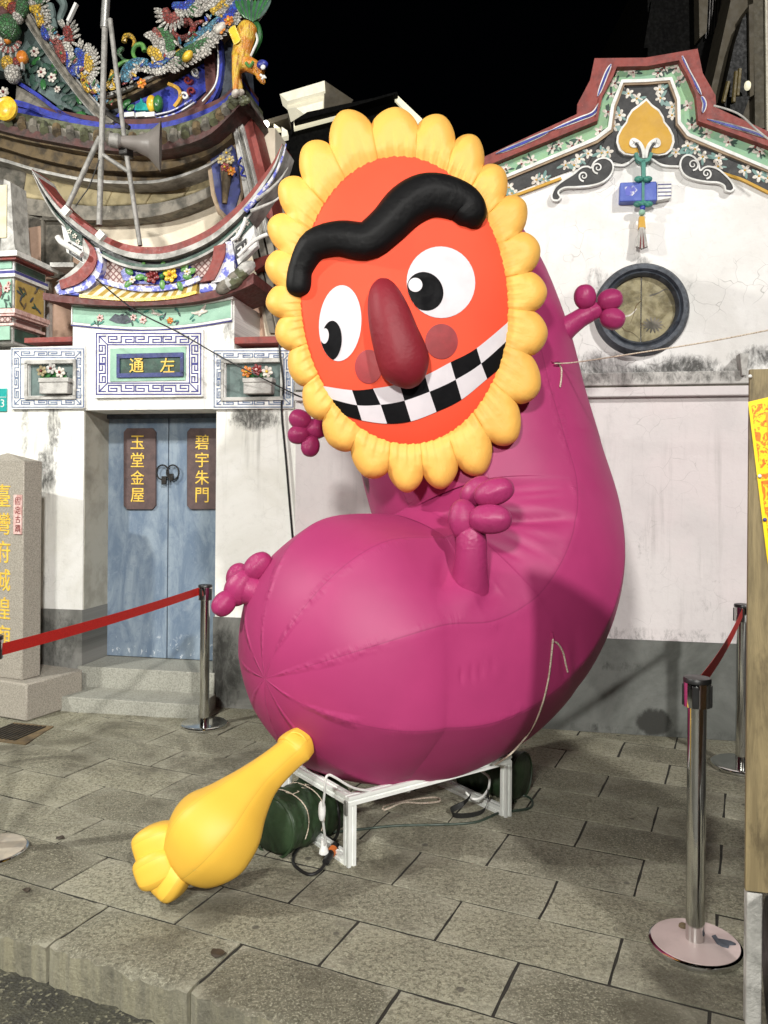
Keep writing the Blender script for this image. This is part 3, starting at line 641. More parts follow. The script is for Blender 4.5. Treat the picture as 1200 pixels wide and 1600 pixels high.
# house number
hs = thing('house_number_sign', 'small teal enamel number plate on the white wall at the left edge', 'sign', wp(-5, 625, .01))
wrect('sign_plate', -22, 607, 10, 643, .014, .012, m_tealsign, hs, bevel=.002)
text('3', 'numeral', wp(4, 630, .0145), .06, m_white, hs, th=.002)
wline('sign_line', [(-20, 620.5), (9.5, 620.5)], .8, .0155, .002, m_white, hs, n=3, curve=False)
# ------------------------------------------------------------------ the gabled hall on the right
hall = thing('gabled_hall', 'white gabled temple hall with round blue window and floral black and green gable bands', 'hall', wl(U_(1000), -.3, 0))
cop_o = [(640, 292), (752, 247), (902, 178), (902, 163), (922, 125), (929, 91), (1009, 90), (1090, 76), (1098, 114), (1118, 149), (1119, 168), (1200, 205), (1330, 262)]
cop_i = [(640, 305), (753, 260), (934, 185), (943, 168), (940, 151), (957, 118), (963, 102), (1012, 101), (1062, 92), (1076, 118), (1088, 146), (1085, 168), (1095, 189), (1200, 225), (1330, 275)]
cop_i2 = [(640, 305), (753, 260), (934, 185), (940, 151), (957, 118), (963, 102), (1012, 101), (1062, 92), (1076, 118), (1088, 147), (1093, 186), (1200, 225), (1330, 275)]
gw_o = [(640, 330), (790, 273), (930, 214), (950, 198), (955, 163), (971, 124), (1010, 123), (1050, 120), (1063, 153), (1064, 190), (1078, 208), (1200, 260), (1330, 316)]
gw_i = [(640, 335), (790, 278), (932, 219), (955, 202), (960, 165), (974, 129), (1010, 128), (1047, 125), (1058, 155), (1059, 192), (1074, 212), (1200, 265), (1330, 321)]
br_i = [(640, 339), (790, 282), (934, 223), (958, 205), (963, 167), (976, 133), (1010, 132), (1044, 129), (1055, 157), (1056, 195), (1072, 216), (1200, 269), (1330, 325)]
uR0, uR1 = uE + .004, U_(1330)
gz = [wl(uR0, 0, 0), wl(uR1, 0, 0), wl(uR1, 0, W_(1330, 270)), *[wp(x, y, 0) for x, y in reversed(cop_o[:-1])], wl(uR0, 0, W_(640, 292))]
MB().prism(gz, -N * .5).build('gable_wall', m_wallR, hall)
cop = wband('gable_coping', cop_o, cop_i2, .055, .6, m_red, hall)
wband('coping_bead', [(640, 303), (752, 258), (931, 183), (937, 150), (954, 117), (960, 100), (1012, 98), (1064, 89), (1079, 117), (1091, 146), (1096, 185), (1200, 222), (1330, 272)], [(640, 307), (753, 262), (934, 188), (941, 151), (958, 119), (964, 104), (1012, 103), (1061, 94), (1075, 119), (1087, 148), (1091, 189), (1200, 228), (1330, 278)], .078, .07, m_red, hall)
wband('green_band', cop_i2, gw_o, .02, .018, m_green, hall)
wband('white_moulding', gw_o, gw_i, .036, .035, m_white, hall)
wband('brown_moulding', gw_i, br_i, .029, .028, m_tanl, hall)
blk = [(640, 395), (788, 306), (872, 273), (905, 262), (930, 268), (958, 252), (975, 256), (990, 246), (1003, 240), (1016, 246), (1036, 256), (1062, 258), (1090, 268), (1119, 268), (1200, 297), (1330, 345)]
nb = 60
wband('black_band', lin(br_i, nb), lin(blk, nb), .012, .011, m_black, hall)
for pts in ([(640, 400), (788, 311), (840, 292), (877, 278)], [(1119, 267), (1160, 280), (1200, 300), (1330, 350)]): wline('gold_line', pts, 4, .026, .02, m_gold, hall, curve=False)
for pts in ([(903, 265), (930, 271), (950, 258), (975, 258), (990, 248), (1002, 240)], [(1004, 240), (1018, 248), (1036, 258), (1062, 260)]): wline('scalloped_edge', pts, 3, .03, .02, m_white, hall, n=30)
for pts in ([(934, 150), (941, 132), (948, 114), (955, 100)], [(938, 158), (928, 176), (905, 186), (860, 204)], [(1066, 87), (1074, 108), (1086, 130), (1096, 148)], [(1096, 150), (1101, 162), (1098, 176)], [(1105, 186), (1140, 196), (1175, 206), (1200, 216)], [(860, 204), (820, 222), (775, 240)]):
    wline('coping_inlay', pts, 7, .060, .02, m_worn if pts[0][0] in (1105, 860) else m_white, hall, taper=lambda t: max(.3, (1 - abs(2 * t - 1) ** 4)))
    wline('coping_inlay', pts, 3.6, .065, .02, m_blue, hall, taper=lambda t: max(.2, (1 - abs(2 * t - 1) ** 3)))
# gold leaf-shaped ornament
gl = [(1010, 153), (1019, 163), (1030, 171), (1037, 182), (1039, 190), (1047, 200), (1053, 212), (1054, 222), (1050, 234), (1042, 241), (1030, 243), (1018, 241)]
gl_full = gl + [(2 * 1008.5 - x, y) for x, y in reversed(gl[1:])]
gl_full = [(x, y) for x, y in gl_full]
shr = lambda pts, k, c=(1009, 208): [(c[0] + (x - c[0]) * k, c[1] + (y - c[1]) * k) for x, y in pts]
plate('leaf_border', gl_full, .034, .02, m_white, hall)
plate('leaf_ornament', shr(gl_full, .92), .042, .02, m_gold, hall)
def spiral(cx, cy, r0, turns, a0, sgn, n=26): return [(cx + (r0 * (1 - .85 * i / n)) * math.cos(a0 + sgn * turns * math.tau * i / n), cy + (r0 * (1 - .85 * i / n)) * math.sin(a0 + sgn * turns * math.tau * i / n)) for i in range(n + 1)]
for sx in (-1, 1):
    f = lambda x: 1008 + sx * x
    wline('curl', [(f(3), 247), (f(4), 235), (f(8), 226), (f(14), 221)] + [(f(17 + 4 * math.cos(a)), 223 + 4 * math.sin(a)) for a in (R(-60), R(30), R(120), R(200))], 8, .05, .012, m_white, hall, n=30)
    wline('curl', [(f(6), 246), (f(8), 235), (f(11), 228), (f(15), 223.5)], 4, .056, .012, m_black, hall, n=30)
# scrolls
for sx, q, sp in ((-1, [(872, 313), (864, 312), (862, 304), (868, 292), (880, 282), (896, 272), (908, 262), (918, 260), (924, 262), (928, 254), (936, 248), (947, 247), (956, 253), (958, 264), (952, 276), (940, 285), (922, 290), (900, 292), (882, 293), (872, 300), (876, 308)], ((934, 262, 9), (912, 275, 8))),
               (1, [(1142, 299), (1147, 294), (1143, 284), (1134, 274), (1122, 264), (1108, 260), (1100, 262), (1094, 266), (1091, 254), (1084, 245), (1074, 242), (1066, 247), (1063, 257), (1066, 268), (1074, 276), (1088, 281), (1106, 284), (1122, 285), (1132, 290), (1134, 297)], ((1083, 257, 9), (1104, 271, 8)))):
    c = (sum(p[0] for p in q) / len(q), sum(p[1] for p in q) / len(q))
    plate('scroll', q, .036, .03, m_black, hall)
    wline('scroll_edge', q + [q[0]], 2.6, .042, .03, m_white, hall, n=70)
    for (x, y, r) in sp: wline('scroll_curl', spiral(x, y, r, 1.4, R(90), -sx), 2.4, .042, .008, m_white, hall, n=40, taper=lambda t: 1.1 - .6 * t)
# painted blossoms (thin paint relief), shared meshes
def blossom_mesh(r, n, m, mc):
    mb = MB(); 
    for i in range(n):
        a = math.tau * i / n; d = Vector((math.cos(a), math.sin(a), 0)); mb.blob(d * r * .58, d, r * .34, r * .46, 6, 4, gore=0, flat=(0, 0, 1), squash=.22)
    o = mb.build('blossom', m); return o
bl = blossom_mesh(.042, 5, m_petal, m_gold); lfm = MB().blob((0, 0, 0), (1, 0, 0), .012, .034, 6, 4, gore=0, flat=(0, 0, 1), squash=.25).build('leaf', m_dgreen)
lfm2 = MB().blob((0, 0, 0), (1, 0, 0), .013, .034, 6, 4, gore=0, flat=(0, 0, 1), squash=.25).build('leaf', m_sage)
hrt = MB().blob((0, 0, .004), (0, 0, 1), .010, .006, 8, 4, gore=0).build('heart', m_gold)
hrt2 = MB().blob((0, 0, .004), (0, 0, 1), .012, .006, 8, 4, gore=0).build('heart', m_rose)
protos = [bl, lfm, lfm2, hrt, hrt2]
wrot = Matrix((U, ZV, U.cross(ZV))).transposed().to_4x4()
def stamp(o, name, x, y, v, rz, sc, parent):
    c = bpy.data.objects.new(name, o.data); COL.objects.link(c); c.parent = parent
    c.location = wp(x, y, v) - ORG[parent.name]; c.rotation_euler = (wrot @ Matrix.Rotation(rz, 4, 'Z')).to_euler(); c.scale = (sc, sc, sc); return c
fl_green = [(982, 108), (989, 113), (1028, 114), (1034, 109), (1038, 106), (961, 130), (955, 147), (950, 175), (937, 205), (905, 219), (894, 228), (1070, 118), (1062, 126), (1074, 165), (1081, 195), (1094, 197), (1104, 209), (1133, 210), (1138, 222), (1180, 230), (1187, 237), (873, 226), (862, 232), (830, 250), (815, 256), (790, 264), (1056, 107), (960, 112)]
for i, (x, y) in enumerate(fl_green):
    stamp(bl, 'painted_blossom', x, y, .021, random.uniform(0, 6), .9 if i % 3 else .75, hall); stamp(hrt2, 'blossom_heart', x, y, .023, 0, .6, hall)
    for k in range(3): a = random.uniform(0, 6.28); stamp(lfm, 'painted_leaf', x + 8.5 * math.cos(a), y + 6 * math.sin(a), .0215, -a, random.uniform(.6, .95), hall)
fl_blk = [(982, 146), (995, 154), (1031, 140), (1032, 153), (968, 180), (959, 197), (919, 240), (949, 238), (905, 262 - 14), (884, 258), (897, 259 - 1), (838, 281), (849, 280), (795, 293), (800, 302), (1050, 180), (1050, 167), (1075, 228), (1086, 236 - 3), (1098, 240 + 5), (1123, 247), (1122, 260), (1164, 266), (1186, 275), (1056, 238), (940, 234 + 5), (765, 305), (1200, 278)]
for i, (x, y) in enumerate(fl_blk):
    stamp(bl, 'painted_blossom', x, y, .013, random.uniform(0, 6), .95 if i % 3 else .8, hall); stamp(hrt, 'blossom_heart', x, y, .015, 0, .7, hall)
    for k in range(3): a = random.uniform(0, 6.28); stamp(lfm2, 'painted_leaf', x + 9 * math.cos(a), y + 7 * math.sin(a), .0135, -a, random.uniform(.6, 1.), hall)
for o in protos: bpy.data.objects.remove(o)
# round window
wc = wp(1001, 485, 0); ru = abs(U_(1076, 485) - U_(926, 485)) / 2
rw = thing('round_window', 'round slate-blue moulded window with painted wooden shutters in the white gable wall', 'window', wc)
MB().lathe(wc, [(ru * .70, 0), (ru * .71, .05), (ru * .76, .075), (ru * .80, .06), (ru * .84, .085), (ru * .92, .085), (ru * .98, .05), (ru, 0)], 56, N).build('window_ring', m_slate, rw, smooth=50)
for s in (-1, 1):
    MB().prism([wc + N * .022 + U * s * .004 + (U * s * math.cos(a) * (math.cos(a) > 0.01) + ZV * math.sin(a)) * ru * .715 for a in [R(-90 + 9 * i) for i in range(21)]], -N * .015).build('shutter', m_oldwood, rw)
for pts, wd, mm in (([(965, 500), (975, 515), (988, 520), (1000, 530)], 1.5, m_brown), ([(1002, 470), (994, 478), (990, 492), (985, 505)], 1.5, m_brown), ([(1002, 505), (1015, 512), (1028, 505), (1040, 512)], 1.6, m_brown), ([(972, 495), (985, 492), (995, 482)], 3, m_petal), ([(1015, 462), (1028, 458), (1040, 452), (1048, 455)], 2.5, m_grey)):
    wline('painted_branch', pts, wd, .0235, .002, mm, rw, n=16, taper=lambda t: 1.2 - .9 * t)
for i in range(14):
    a = math.tau * i / 14; MB().blob(wp(1020 + 8 * math.cos(a), 508 + 5 * math.sin(a), .0245), U * math.cos(a) - ZV * math.sin(a), .008, .035, 5, 4, gore=0, flat=N, squash=.1).build('painted_leaf', m_grey, rw)
# ledge and lower wall
ubox('mouldy_ledge', uR0, uR1, W_(1040, 603), W_(1040, 583), .07, 0.001, m_ledge, hall, bevel=.008)
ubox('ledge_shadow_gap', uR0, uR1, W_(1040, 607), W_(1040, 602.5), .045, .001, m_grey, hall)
ubox('white_ledge', uR0, uR1, W_(1040, 621), W_(1040, 606.5), .085, .001, m_wallR2, hall, bevel=.006)
ubox('lower_wall', uR0, uR1, .6, W_(1040, 620.5), .028, .001, m_wallR2, hall)
ubox('dado', uR0, uR1, 0, W_(1040, 1000), .045, .001, m_dadoR, hall)
# hanging book charm
ch = thing('book_charm', 'painted blue book relief with teal cord and tassel under the gold leaf ornament', 'ornament', wp(1008, 300, .05))
plate('book_cover', [(969, 285), (1026, 283), (1027, 313), (968, 315)], .075, .075, m_bookb, ch, bevel=.006)
plate('book_pages', [(1027, 284), (1050, 283), (1048, 309), (1027, 313)], .06, .06, m_white, ch)
for y in (288, 294, 300, 306): wline('page_line', [(1028, y), (1049, y - .5)], 1.2, .064, .01, m_navy, ch, n=3, curve=False)
plate('cover_highlight', [(976, 292), (990, 290), (996, 297), (988, 306), (978, 305)], .0765, .004, m_bluew, ch)
for pts, wd in (([(1006, 284), (1006, 262), (1005, 250)], 6), ([(994, 238), (997, 247), (1005, 251), (1014, 248), (1018, 238)], 5), ([(1005, 283), (1005, 314)], 4)): wline('cord', pts, wd, .082, .05, m_teal, ch, n=18)
for (x, y) in ((998, 280), (1012, 280), (997, 319), (1013, 319), (1005, 318)): MB().blob(wp(x, y, .085), U, .022, .030, 8, 6, gore=0).build('cord_knot', m_teal, ch)
MB().blob(wp(1004, 325, .085), ZV, .018, .02, 10, 6, gore=0).build('bead', m_blue, ch); MB().blob(wp(1003, 332, .085), ZV, .022, .022, 10, 6, gore=0).build('bead', m_mint, ch)
plate('tassel_head', [(999, 338), (1007, 338), (1009, 356), (998, 356)], .09, .05, m_gold, ch)
for i in range(7): x = 996 + i * 2; plate('tassel_strand', [(x + (1002 - x) * .5, 355), (x + (1002 - x) * .5 + 2, 355), (x + (x - 1002) * .35 + 2.4, 388 - abs(i - 3)), (x + (x - 1002) * .35, 388 - abs(i - 3))], .09 + .004 * (i % 2), .035, m_rose if i in (2, 4) else m_stonew, ch)
m_eave = mat('sooty_maroon', (.085, .03, .026), (.035, .022, .018), rough=.6, ns=10, lo=.38, hi=.66, grime=.6, bump=.4)
s_yellow = mat('shard_yellow', (.70, .46, .05), (.52, .28, .03), rough=.3, ns=14, grime=.4, shard=38)
s_blue = mat('shard_blue', (.03, .05, .40), (.05, .16, .45), rough=.3, ns=14, grime=.4, shard=38)
s_rose = mat('shard_red', (.26, .035, .03), (.36, .12, .10), rough=.3, ns=14, grime=.4, shard=38)
s_leaf = mat('shard_green', (.04, .15, .05), (.10, .22, .10), rough=.3, ns=14, grime=.4, shard=38)
s_teal = mat('shard_teal', (.05, .20, .32), (.16, .34, .42), rough=.3, ns=14, grime=.4, shard=38)
s_white = mat('shard_white', (.62, .60, .54), (.44, .40, .36), rough=.3, ns=14, grime=.5, shard=38)
m_yellowp = mat('pale_yellow_paint', (.62, .58, .40), (.52, .46, .30), rough=.7, ns=7, grime=.3)
m_blued = mat('dark_blue_paint', (.05, .06, .20), (.04, .05, .13), rough=.6, ns=9)
m_hornp = mat('grey_horn_paint', (.19, .17, .155), (.16, .145, .13), rough=.55, ns=6)
m_tower = mat('emissive_render', (.75, .72, .60), rough=.7, emit=(1., .93, .70), es=.55)  # floodlight on the tower wall is put into its render as emission
m_beiged = mat('pilaster_beige', (.13, .115, .082), rough=.85)  # slightly lighter beige than the facade
m_goldb = mat('brass_rail', (.16, .12, .035), rough=.6)
# ------------------------------------------------------------------ main temple hall and its roof, set back on the left
temple = thing('temple_hall', 'main temple hall at upper left with weathered eaves and porcelain-decorated curved ridge', 'temple', wl(U_(200), -2.0, 0))
VB = -1.0
plate('hall_wall', [(-90, 200), (430, 200), (430, 640), (-90, 640)], VB, .3, m_cream, temple)
def rb(name, a, b, v, th, m, n=24): return wband(name, a, b, v, th, m, temple, n=n, curve=True)
c0 = [(-60, 150), (20, 172), (80, 184), (150, 196), (210, 200), (262, 196), (318, 178), (352, 158), (378, 128)]
sh = lambda d, k=0: [(x + k * max(0, i - 5) / 3, y + d * (1 - .25 * (i > 6))) for i, (x, y) in enumerate(c0)]
rb('ridge_base', sh(-14), sh(-5), -.62, .4, m_maroon)
rb('ridge_base', sh(-6), sh(2), -.60, .4, m_blue)
rb('roof_edge', sh(2), sh(14), -.50, .5, m_olive)
rb('roof_edge', sh(13, 1), sh(26, 2), -.46, .5, m_grey)
rb('eave_board', sh(25, 2), sh(37, 4), -.42, .6, m_eave)
rb('eave_board', sh(36, 4), sh(44, 4), -.50, .5, m_brown)
for i in range(26):
    p, q = cr(sh(26, 2), 80)[i * 3], cr(sh(14, 1), 80)[i * 3]
    MB().tube([wp(p[0], p[1] - 3, -.40), wp(q[0], q[1] - 2, -.47)], .035, 8).build('roof_tile', (m_olive, m_brown, m_grey)[i % 3], temple)
c1 = [(-60, 215), (0, 228), (60, 246), (140, 262), (220, 266), (270, 260), (325, 240), (362, 214)]
sh1 = lambda d: [(x, y + d * (1 - .03 * i)) for i, (x, y) in enumerate(c1)]
rb('cornice', sh1(-18), sh1(2), -.60, .5, m_brown)
rb('cornice', sh1(1), sh1(20), -.72, .4, m_brown)
rb('cornice_line', sh1(19), sh1(24), -.66, .3, m_worn)
tA, tB = lin(sh1(24), 60), lin([(-60, 292), (20, 306), (90, 316), (150, 322), (240, 318), (300, 303), (338, 285)], 60)
for a, b in ((0, 14), (14, 25), (25, 33), (33, 42), (42, 51), (51, 59)):
    MB().band([wp(*p, -.86) for p in tA[a:b + 1]], [wp(*p, -.86) for p in tB[a:b + 1]], -N * .1).build('tan_panel', m_grey if a < 14 else m_tan, temple, bevel=.012)
rb('string_course', [(-60, 292), (20, 306), (90, 316), (150, 322), (240, 318), (300, 303), (338, 285)], [(-60, 318), (20, 332), (90, 340), (150, 344), (240, 338), (300, 320), (342, 300)], -.82, .15, m_grey)
plate('lower_pier', [(-90, 300), (20, 330), (68, 342), (66, 440), (-90, 440)], -.80, .2, m_grey, temple)
plate('side_wall', [(20, 360), (112, 345), (112, 560), (20, 560)], -.62, .25, m_pink, temple)
plate('stained_wall', [(66, 338), (112, 344), (112, 440), (66, 430)], -.60, .02, m_grey, temple)
plate('beam_end', [(78, 410), (115, 410), (115, 417), (78, 417)], -.3, .3, m_stonew, temple)
for (a, b, w_) in (((74, 440), (74, 530), 5), ((66, 344), (66, 410), 4), ((62, 342), (100, 342), 4)): wline('conduit', [a, b], w_, -.56, .05, m_grey if a[1] < 400 else m_stonew, temple, n=3, curve=False)
wrect('red_coping', 38, 527, 112, 534.5, .0, .6, m_red, temple)
wrect('red_coping', 363, 526, 440, 536, .0, .6, m_red, temple)
wrect('inner_wall', 363, 455, 470, 545, -.55, .2, m_pink, temple)
# painted corner pier
cp = thing('corner_pier', 'stacked corner pier painted with flower panels above the house number sign', 'pier', wp(0, 540, .05))
uc = U_(22, 450, .05)
for y0, y1, e, d, mm in ((396, 404, .075, .46, m_white), (403, 408, .05, .44, m_red), (407, 440 - 17, .0, .40, m_white), (423, 428, .015, .41, m_navy), (428, 433, .02, .41, m_white), (433, 484, -.004, .40, m_stonew), (483, 490, .03, .42, m_pinkp), (490, 494, .02, .41, m_pinkp), (494, 504, -.02, .38, m_stonew), (504, 508, .0, .40, m_pinkp), (508, 535, -.03, .37, m_stonew)):
    w1, w0 = W_(22, y0, .05), W_(22, y1, .05)
    ubox('pier_course', -4.2, uc + e, w0, w1, .05 + e, .05 - d, mm, cp)
for x0, y0, x1, y1, mm in ((-20, 409, 18, 420, m_mint), (-20, 437, 17, 481, m_mint), (-20, 496, 17, 503, m_hatch), (-20, 510, 15, 531, m_mint)): wrect('painted_panel', x0, y0, x1, y1, .062, .012, mm, cp)
def sidep(y0, y1, e, v1, v0, mm):
    w1, w0 = W_(22, y0, .05), W_(22, y1, .05)
    return MB().box(wl(uc + e + .003, (v0 + v1) / 2, (w0 + w1) / 2), U * .005, N * (v1 - v0) / 2, ZV * (w1 - w0) / 2).build('painted_panel', mm, cp)
sidep(410, 421, .0, .03, -.33, m_dgreen); sp1 = sidep(436, 481, -.004, .03, -.32, m_gold2); sidep(496, 503, -.02, .0, -.30, m_hatch); sidep(511, 531, -.03, .0, -.28, m_dgreen)
flower3d('painted_flower', wp(11, 451, .07), .03, m_pinkp, m_rose, cp); flower3d('painted_flower', wp(14, 443, .07), .018, m_pinkp, m_rose, cp)
for i in range(9): leaf3d('painted_leaf', wp(random.uniform(4, 16), random.uniform(450, 478), .064), U * random.uniform(-1, 1) + ZV * random.uniform(-1, 1), .05, .016, m_dgreen, cp)
for i in range(14):
    leaf3d('painted_leaf', wl(uc + .006, random.uniform(-.25, 0), W_(22, random.uniform(440, 478), .05)), N * random.uniform(-1, 1) + ZV * random.uniform(-1, 1), .07, .022, random.choice((m_dgreen, m_slate, m_brown)), cp, nrm=U)
plate('medallion', [(-10, 440), (-4, 436), (0, 440), (3, 447), (3, 458), (0, 466), (-6, 470), (-12, 466)], .066, .01, m_rose, cp)
MB().box(wp(-20, 350, -.2), U * .17, N * .1, ZV * .32).build('pilaster', m_stonew, cp); wrect('pale_panel', -30, 290, 10, 372, -.09, .02, m_yellowp, cp)
plate('capital', [(6, 280), (16, 284), (22, 380), (26, 398), (0, 398)], -.1, .2, m_worn, cp)
# vase relief and ribbed corner column
plate('vase_panel_edge', [(322, 247), (336, 228), (356, 210), (372, 226), (379, 262), (381, 300), (372, 332), (356, 347), (340, 334), (330, 305)], -.70, .15, m_tanl, temple)
plate('vase_panel', [(329, 250), (340, 234), (356, 219), (367, 232), (373, 264), (375, 298), (367, 326), (355, 337), (344, 326), (336, 300)], -.68, .15, m_blued, temple)
MB().lathe(wp(351, 318, -.66), [(.02, 0), (.022, .03), (.03, .10), (.042, .20), (.055, .28), (.038, .32), (.05, .35)], 14, ZV + U * .06).build('relief_vase', m_brown, temple)
for (x, y, mm) in ((352, 262, m_rose), (362, 268, m_orange), (346, 250, m_tan), (360, 250, m_tan), (355, 240, m_grey)): flower3d('relief_flower', wp(x, y, -.62), .038, mm, m_yellow, temple)
plate('ribbed_column', [(363, 196), (378, 190), (412, 330), (430, 420), (400, 420), (384, 320)], -.62, .3, m_worn, temple)
for k in range(3): wline('column_rib', [(368 + 4.5 * k, 198), (394 + 5 * k, 310), (412 + 5 * k, 400)], 1.6, -.60, .02, (m_stonew, m_grey, m_stonew)[k], temple, n=12)
wline('column_scroll', [(377, 245), (372, 255), (380, 262), (376, 272), (384, 275)], 2.5, -.585, .012, m_blue, temple, n=16)
plate('red_barge_board', [(372, 158), (384, 150), (422, 300), (428, 350), (408, 330)], -.66, .3, m_red, temple)
for k in range(4): plate('rafter', [(388 + 13 * k, 372), (397 + 13 * k, 368), (430 + 13 * k, 520), (421 + 13 * k, 520)], -.45 - .01 * k, .08, m_grey, temple)
plate('red_purlin', [(396, 405), (432, 394), (434, 402), (398, 424)], -.38, .2, m_red, temple)
plate('gutter', [(404, 452), (440, 452), (450, 560), (420, 560)], -.5, .1, m_cream, temple)
# right gable of the ridge: cobalt panel with frames
plate('gable_back', [(150, 175), (190, 158), (260, 128), (330, 85), (350, 40), (372, 40), (378, 120), (352, 158), (318, 178), (262, 194), (180, 196)], -.75, .3, m_slate, temple)
plate('cobalt_panel', [(180, 182), (196, 166), (262, 136), (320, 98), (324, 140), (300, 160), (258, 178), (210, 186)], -.70, .06, m_blue, temple)
wline('gold_edge', [(262, 130), (278, 138), (281, 152), (272, 166)], 5, -.67, .03, m_gold, temple)
wline('blue_edge', [(343, 62), (345, 100), (340, 135), (322, 165), (290, 185), (240, 192)], 5, -.66, .05, m_blue, temple); wline('white_edge', [(339, 64), (341, 100), (336, 132), (316, 158)], 2, -.65, .05, m_white, temple)
plate('maroon_panel', [(318, 85), (334, 76), (337, 128), (322, 146)], -.69, .05, m_maroon, temple)
rb('maroon_course', [(150, 182), (210, 188), (262, 180), (306, 160), (334, 130)], [(150, 188), (210, 196), (262, 189), (312, 168), (338, 140)], -.66, .08, m_maroon)
for k, pts in enumerate(([(238, 180), (270, 172), (300, 155)], [(244, 185), (276, 176), (306, 158)])): wline('fret_line', pts, 2, -.64, .02, m_bluew, temple)
for c_, a_ in (((293, 124), 0), ((299, 142), 2), ((305, 112), 1), ((288, 150), 3)): wline('scroll_relief', spiral(*c_, 7, 1.1, a_, 1), 3, -.67, .03, (m_rose, m_white)[int(a_) % 2], temple, n=18)
plate('ewer', [(210, 172), (212, 163), (218, 160), (220, 153), (223, 160), (230, 163), (231, 172)], -.64, .05, m_tealsign, temple)
for x, mm in ((237, m_yellow), (247, m_leaf)): MB().blob(wp(x, 162, -.66), ZV, .045, .07, 10, 8, gore=0).build('fruit', mm, temple)
for x0 in (194, 212, 226): wrect('relief_stand', x0, 175, x0 + 15, 182, -.63, .05, m_white, temple)
for (x, y) in ((186, 170), (192, 164), (198, 172)): leaf3d('relief_leaf', wp(x, y, -.66), U + ZV * .5, .08, .05, m_leaf, temple)
# ridge beams
def beam(pts, ws, ms, v, dv=.03):
    o = 0
    for w_, mm in zip(ws, ms):
        q = [(x, y + o + w_ / 2) for x, y in pts]; wline('ridge_beam', q, w_, v, .25, mm, temple, n=30); o += w_ + .3; v += dv * (1 if mm in (m_white, m_stonew) else -1)
beam([(146, 150), (190, 138), (255, 106), (312, 68), (355, 28), (400, -30)], (5, 4, 3, 4, 3), (m_worn, m_brown, m_stonew, m_brown, m_white), -.62)
beam([(22, -20), (58, 38), (100, 98), (140, 148), (176, 182)], (6, 5, 9, 4), (m_stonew, m_grey, m_grey, m_worn), -.60)
plate('green_gable', [(30, 10), (52, 48), (96, 118), (150, 182), (90, 165), (24, 118), (0, 110), (-60, 110), (-60, 10)], -.72, .15, m_greyg, temple)
rb('blue_beam', [(25, 124), (60, 146), (105, 178), (150, 190)], [(25, 130), (60, 153), (105, 186), (150, 196)], -.62, .1, m_blue)
rb('blue_beam', [(-60, 150), (25, 156), (80, 174), (150, 192), (190, 196)], [(-60, 158), (25, 165), (80, 184), (150, 200), (190, 200)], -.58, .1, m_blue)
plate('dark_gable', [(26, 134), (60, 152), (104, 184), (24, 158)], -.66, .1, m_grey, temple)
for (x, y, r) in ((55, 82, .045), (66, 114, .045), (82, 122, .042), (7, 145, .05), (90, 140, .03)): flower3d('porcelain_flower', wp(x, y, -.68), r, m_petal, m_rose, temple)
for i in range(30):
    x, y = random.uniform(38, 120), 0; y = 70 + (x - 38) * .95 + random.uniform(-8, 40)
    leaf3d('porcelain_leaf', wp(x, y, -.69), U * random.uniform(-1, 1) + ZV * random.uniform(-1, 1), .10, .055, random.choice((m_leaf, m_dgreen, m_dgreen)), temple)
# green warrior mask cluster at the far left
for (x, y, r, mm) in ((8, 6, .09, s_yellow), (22, 16, .06, s_rose), (33, 18, .05, s_leaf), (4, 20, .08, m_maroon), (14, 44, .10, s_leaf), (36, 12, .06, s_leaf), (13, 100, .06, s_yellow), (27, 97, .04, s_rose), (35, 90, .05, m_orange), (2, 66, .05, s_white), (20, 116, .07, s_white), (12, 62, .035, m_orange), (28, 28, .05, s_white)):
    MB().blob(wp(x, y, -.55), ZV, r, r * 1.15, 12, 8, gore=8, gamp=.12).build('porcelain_ball', mm, temple)
for i in range(12): a = R(200 + i * 13); leaf3d('collar_leaf', wp(14 + 11 * math.cos(a), 62 - 11 * math.sin(a), -.52), U * math.cos(a) + ZV * math.sin(a), .06, .03, (s_white, s_rose)[i % 2], temple)
for x in (5, 16, 25, 33): wline('tassel', [(x, 78), (x + 1, 108)], 3, -.53, .03, m_worn, temple, n=4)
MB().lathe(wp(12, 172, -.38), [(.095, 0), (.10, .03), (.08, .05), (.06, .045), (.03, .06), (0, .055)], 20, N).build('yellow_boss', m_yellow, temple)
def frond(pts, r, m, side=1, tips=s_white, v=-.55, n=12, tl=.075):
    P = cr(pts, n); f = MB().tube([wp(*p, v) for p in P], [r * (.35 + .65 * math.sin(math.pi * (.12 + .8 * i / (n - 1)))) for i in range(n)], 8, flat=N, squash=.6).build('porcelain_frond', m, temple)
    mb = MB()
    for i in range(1, n - 1):
        a, b = P[i - 1], P[i + 1]; dx, dy = b[0] - a[0], b[1] - a[1]; l = math.hypot(dx, dy); nx, ny = dy / l * side, -dx / l * side
        d = (U * nx - ZV * ny) + (U * dx - ZV * dy) / l * .55
        mb.blob(wp(*P[i], v + .02) + d.normalized() * (r * .75 + tl * .38), d, tl * .19, tl * .55, 6, 5, gore=0, flat=N, squash=.5)
    return tag(mb.build('frond_tips', tips, f), kind='stuff')
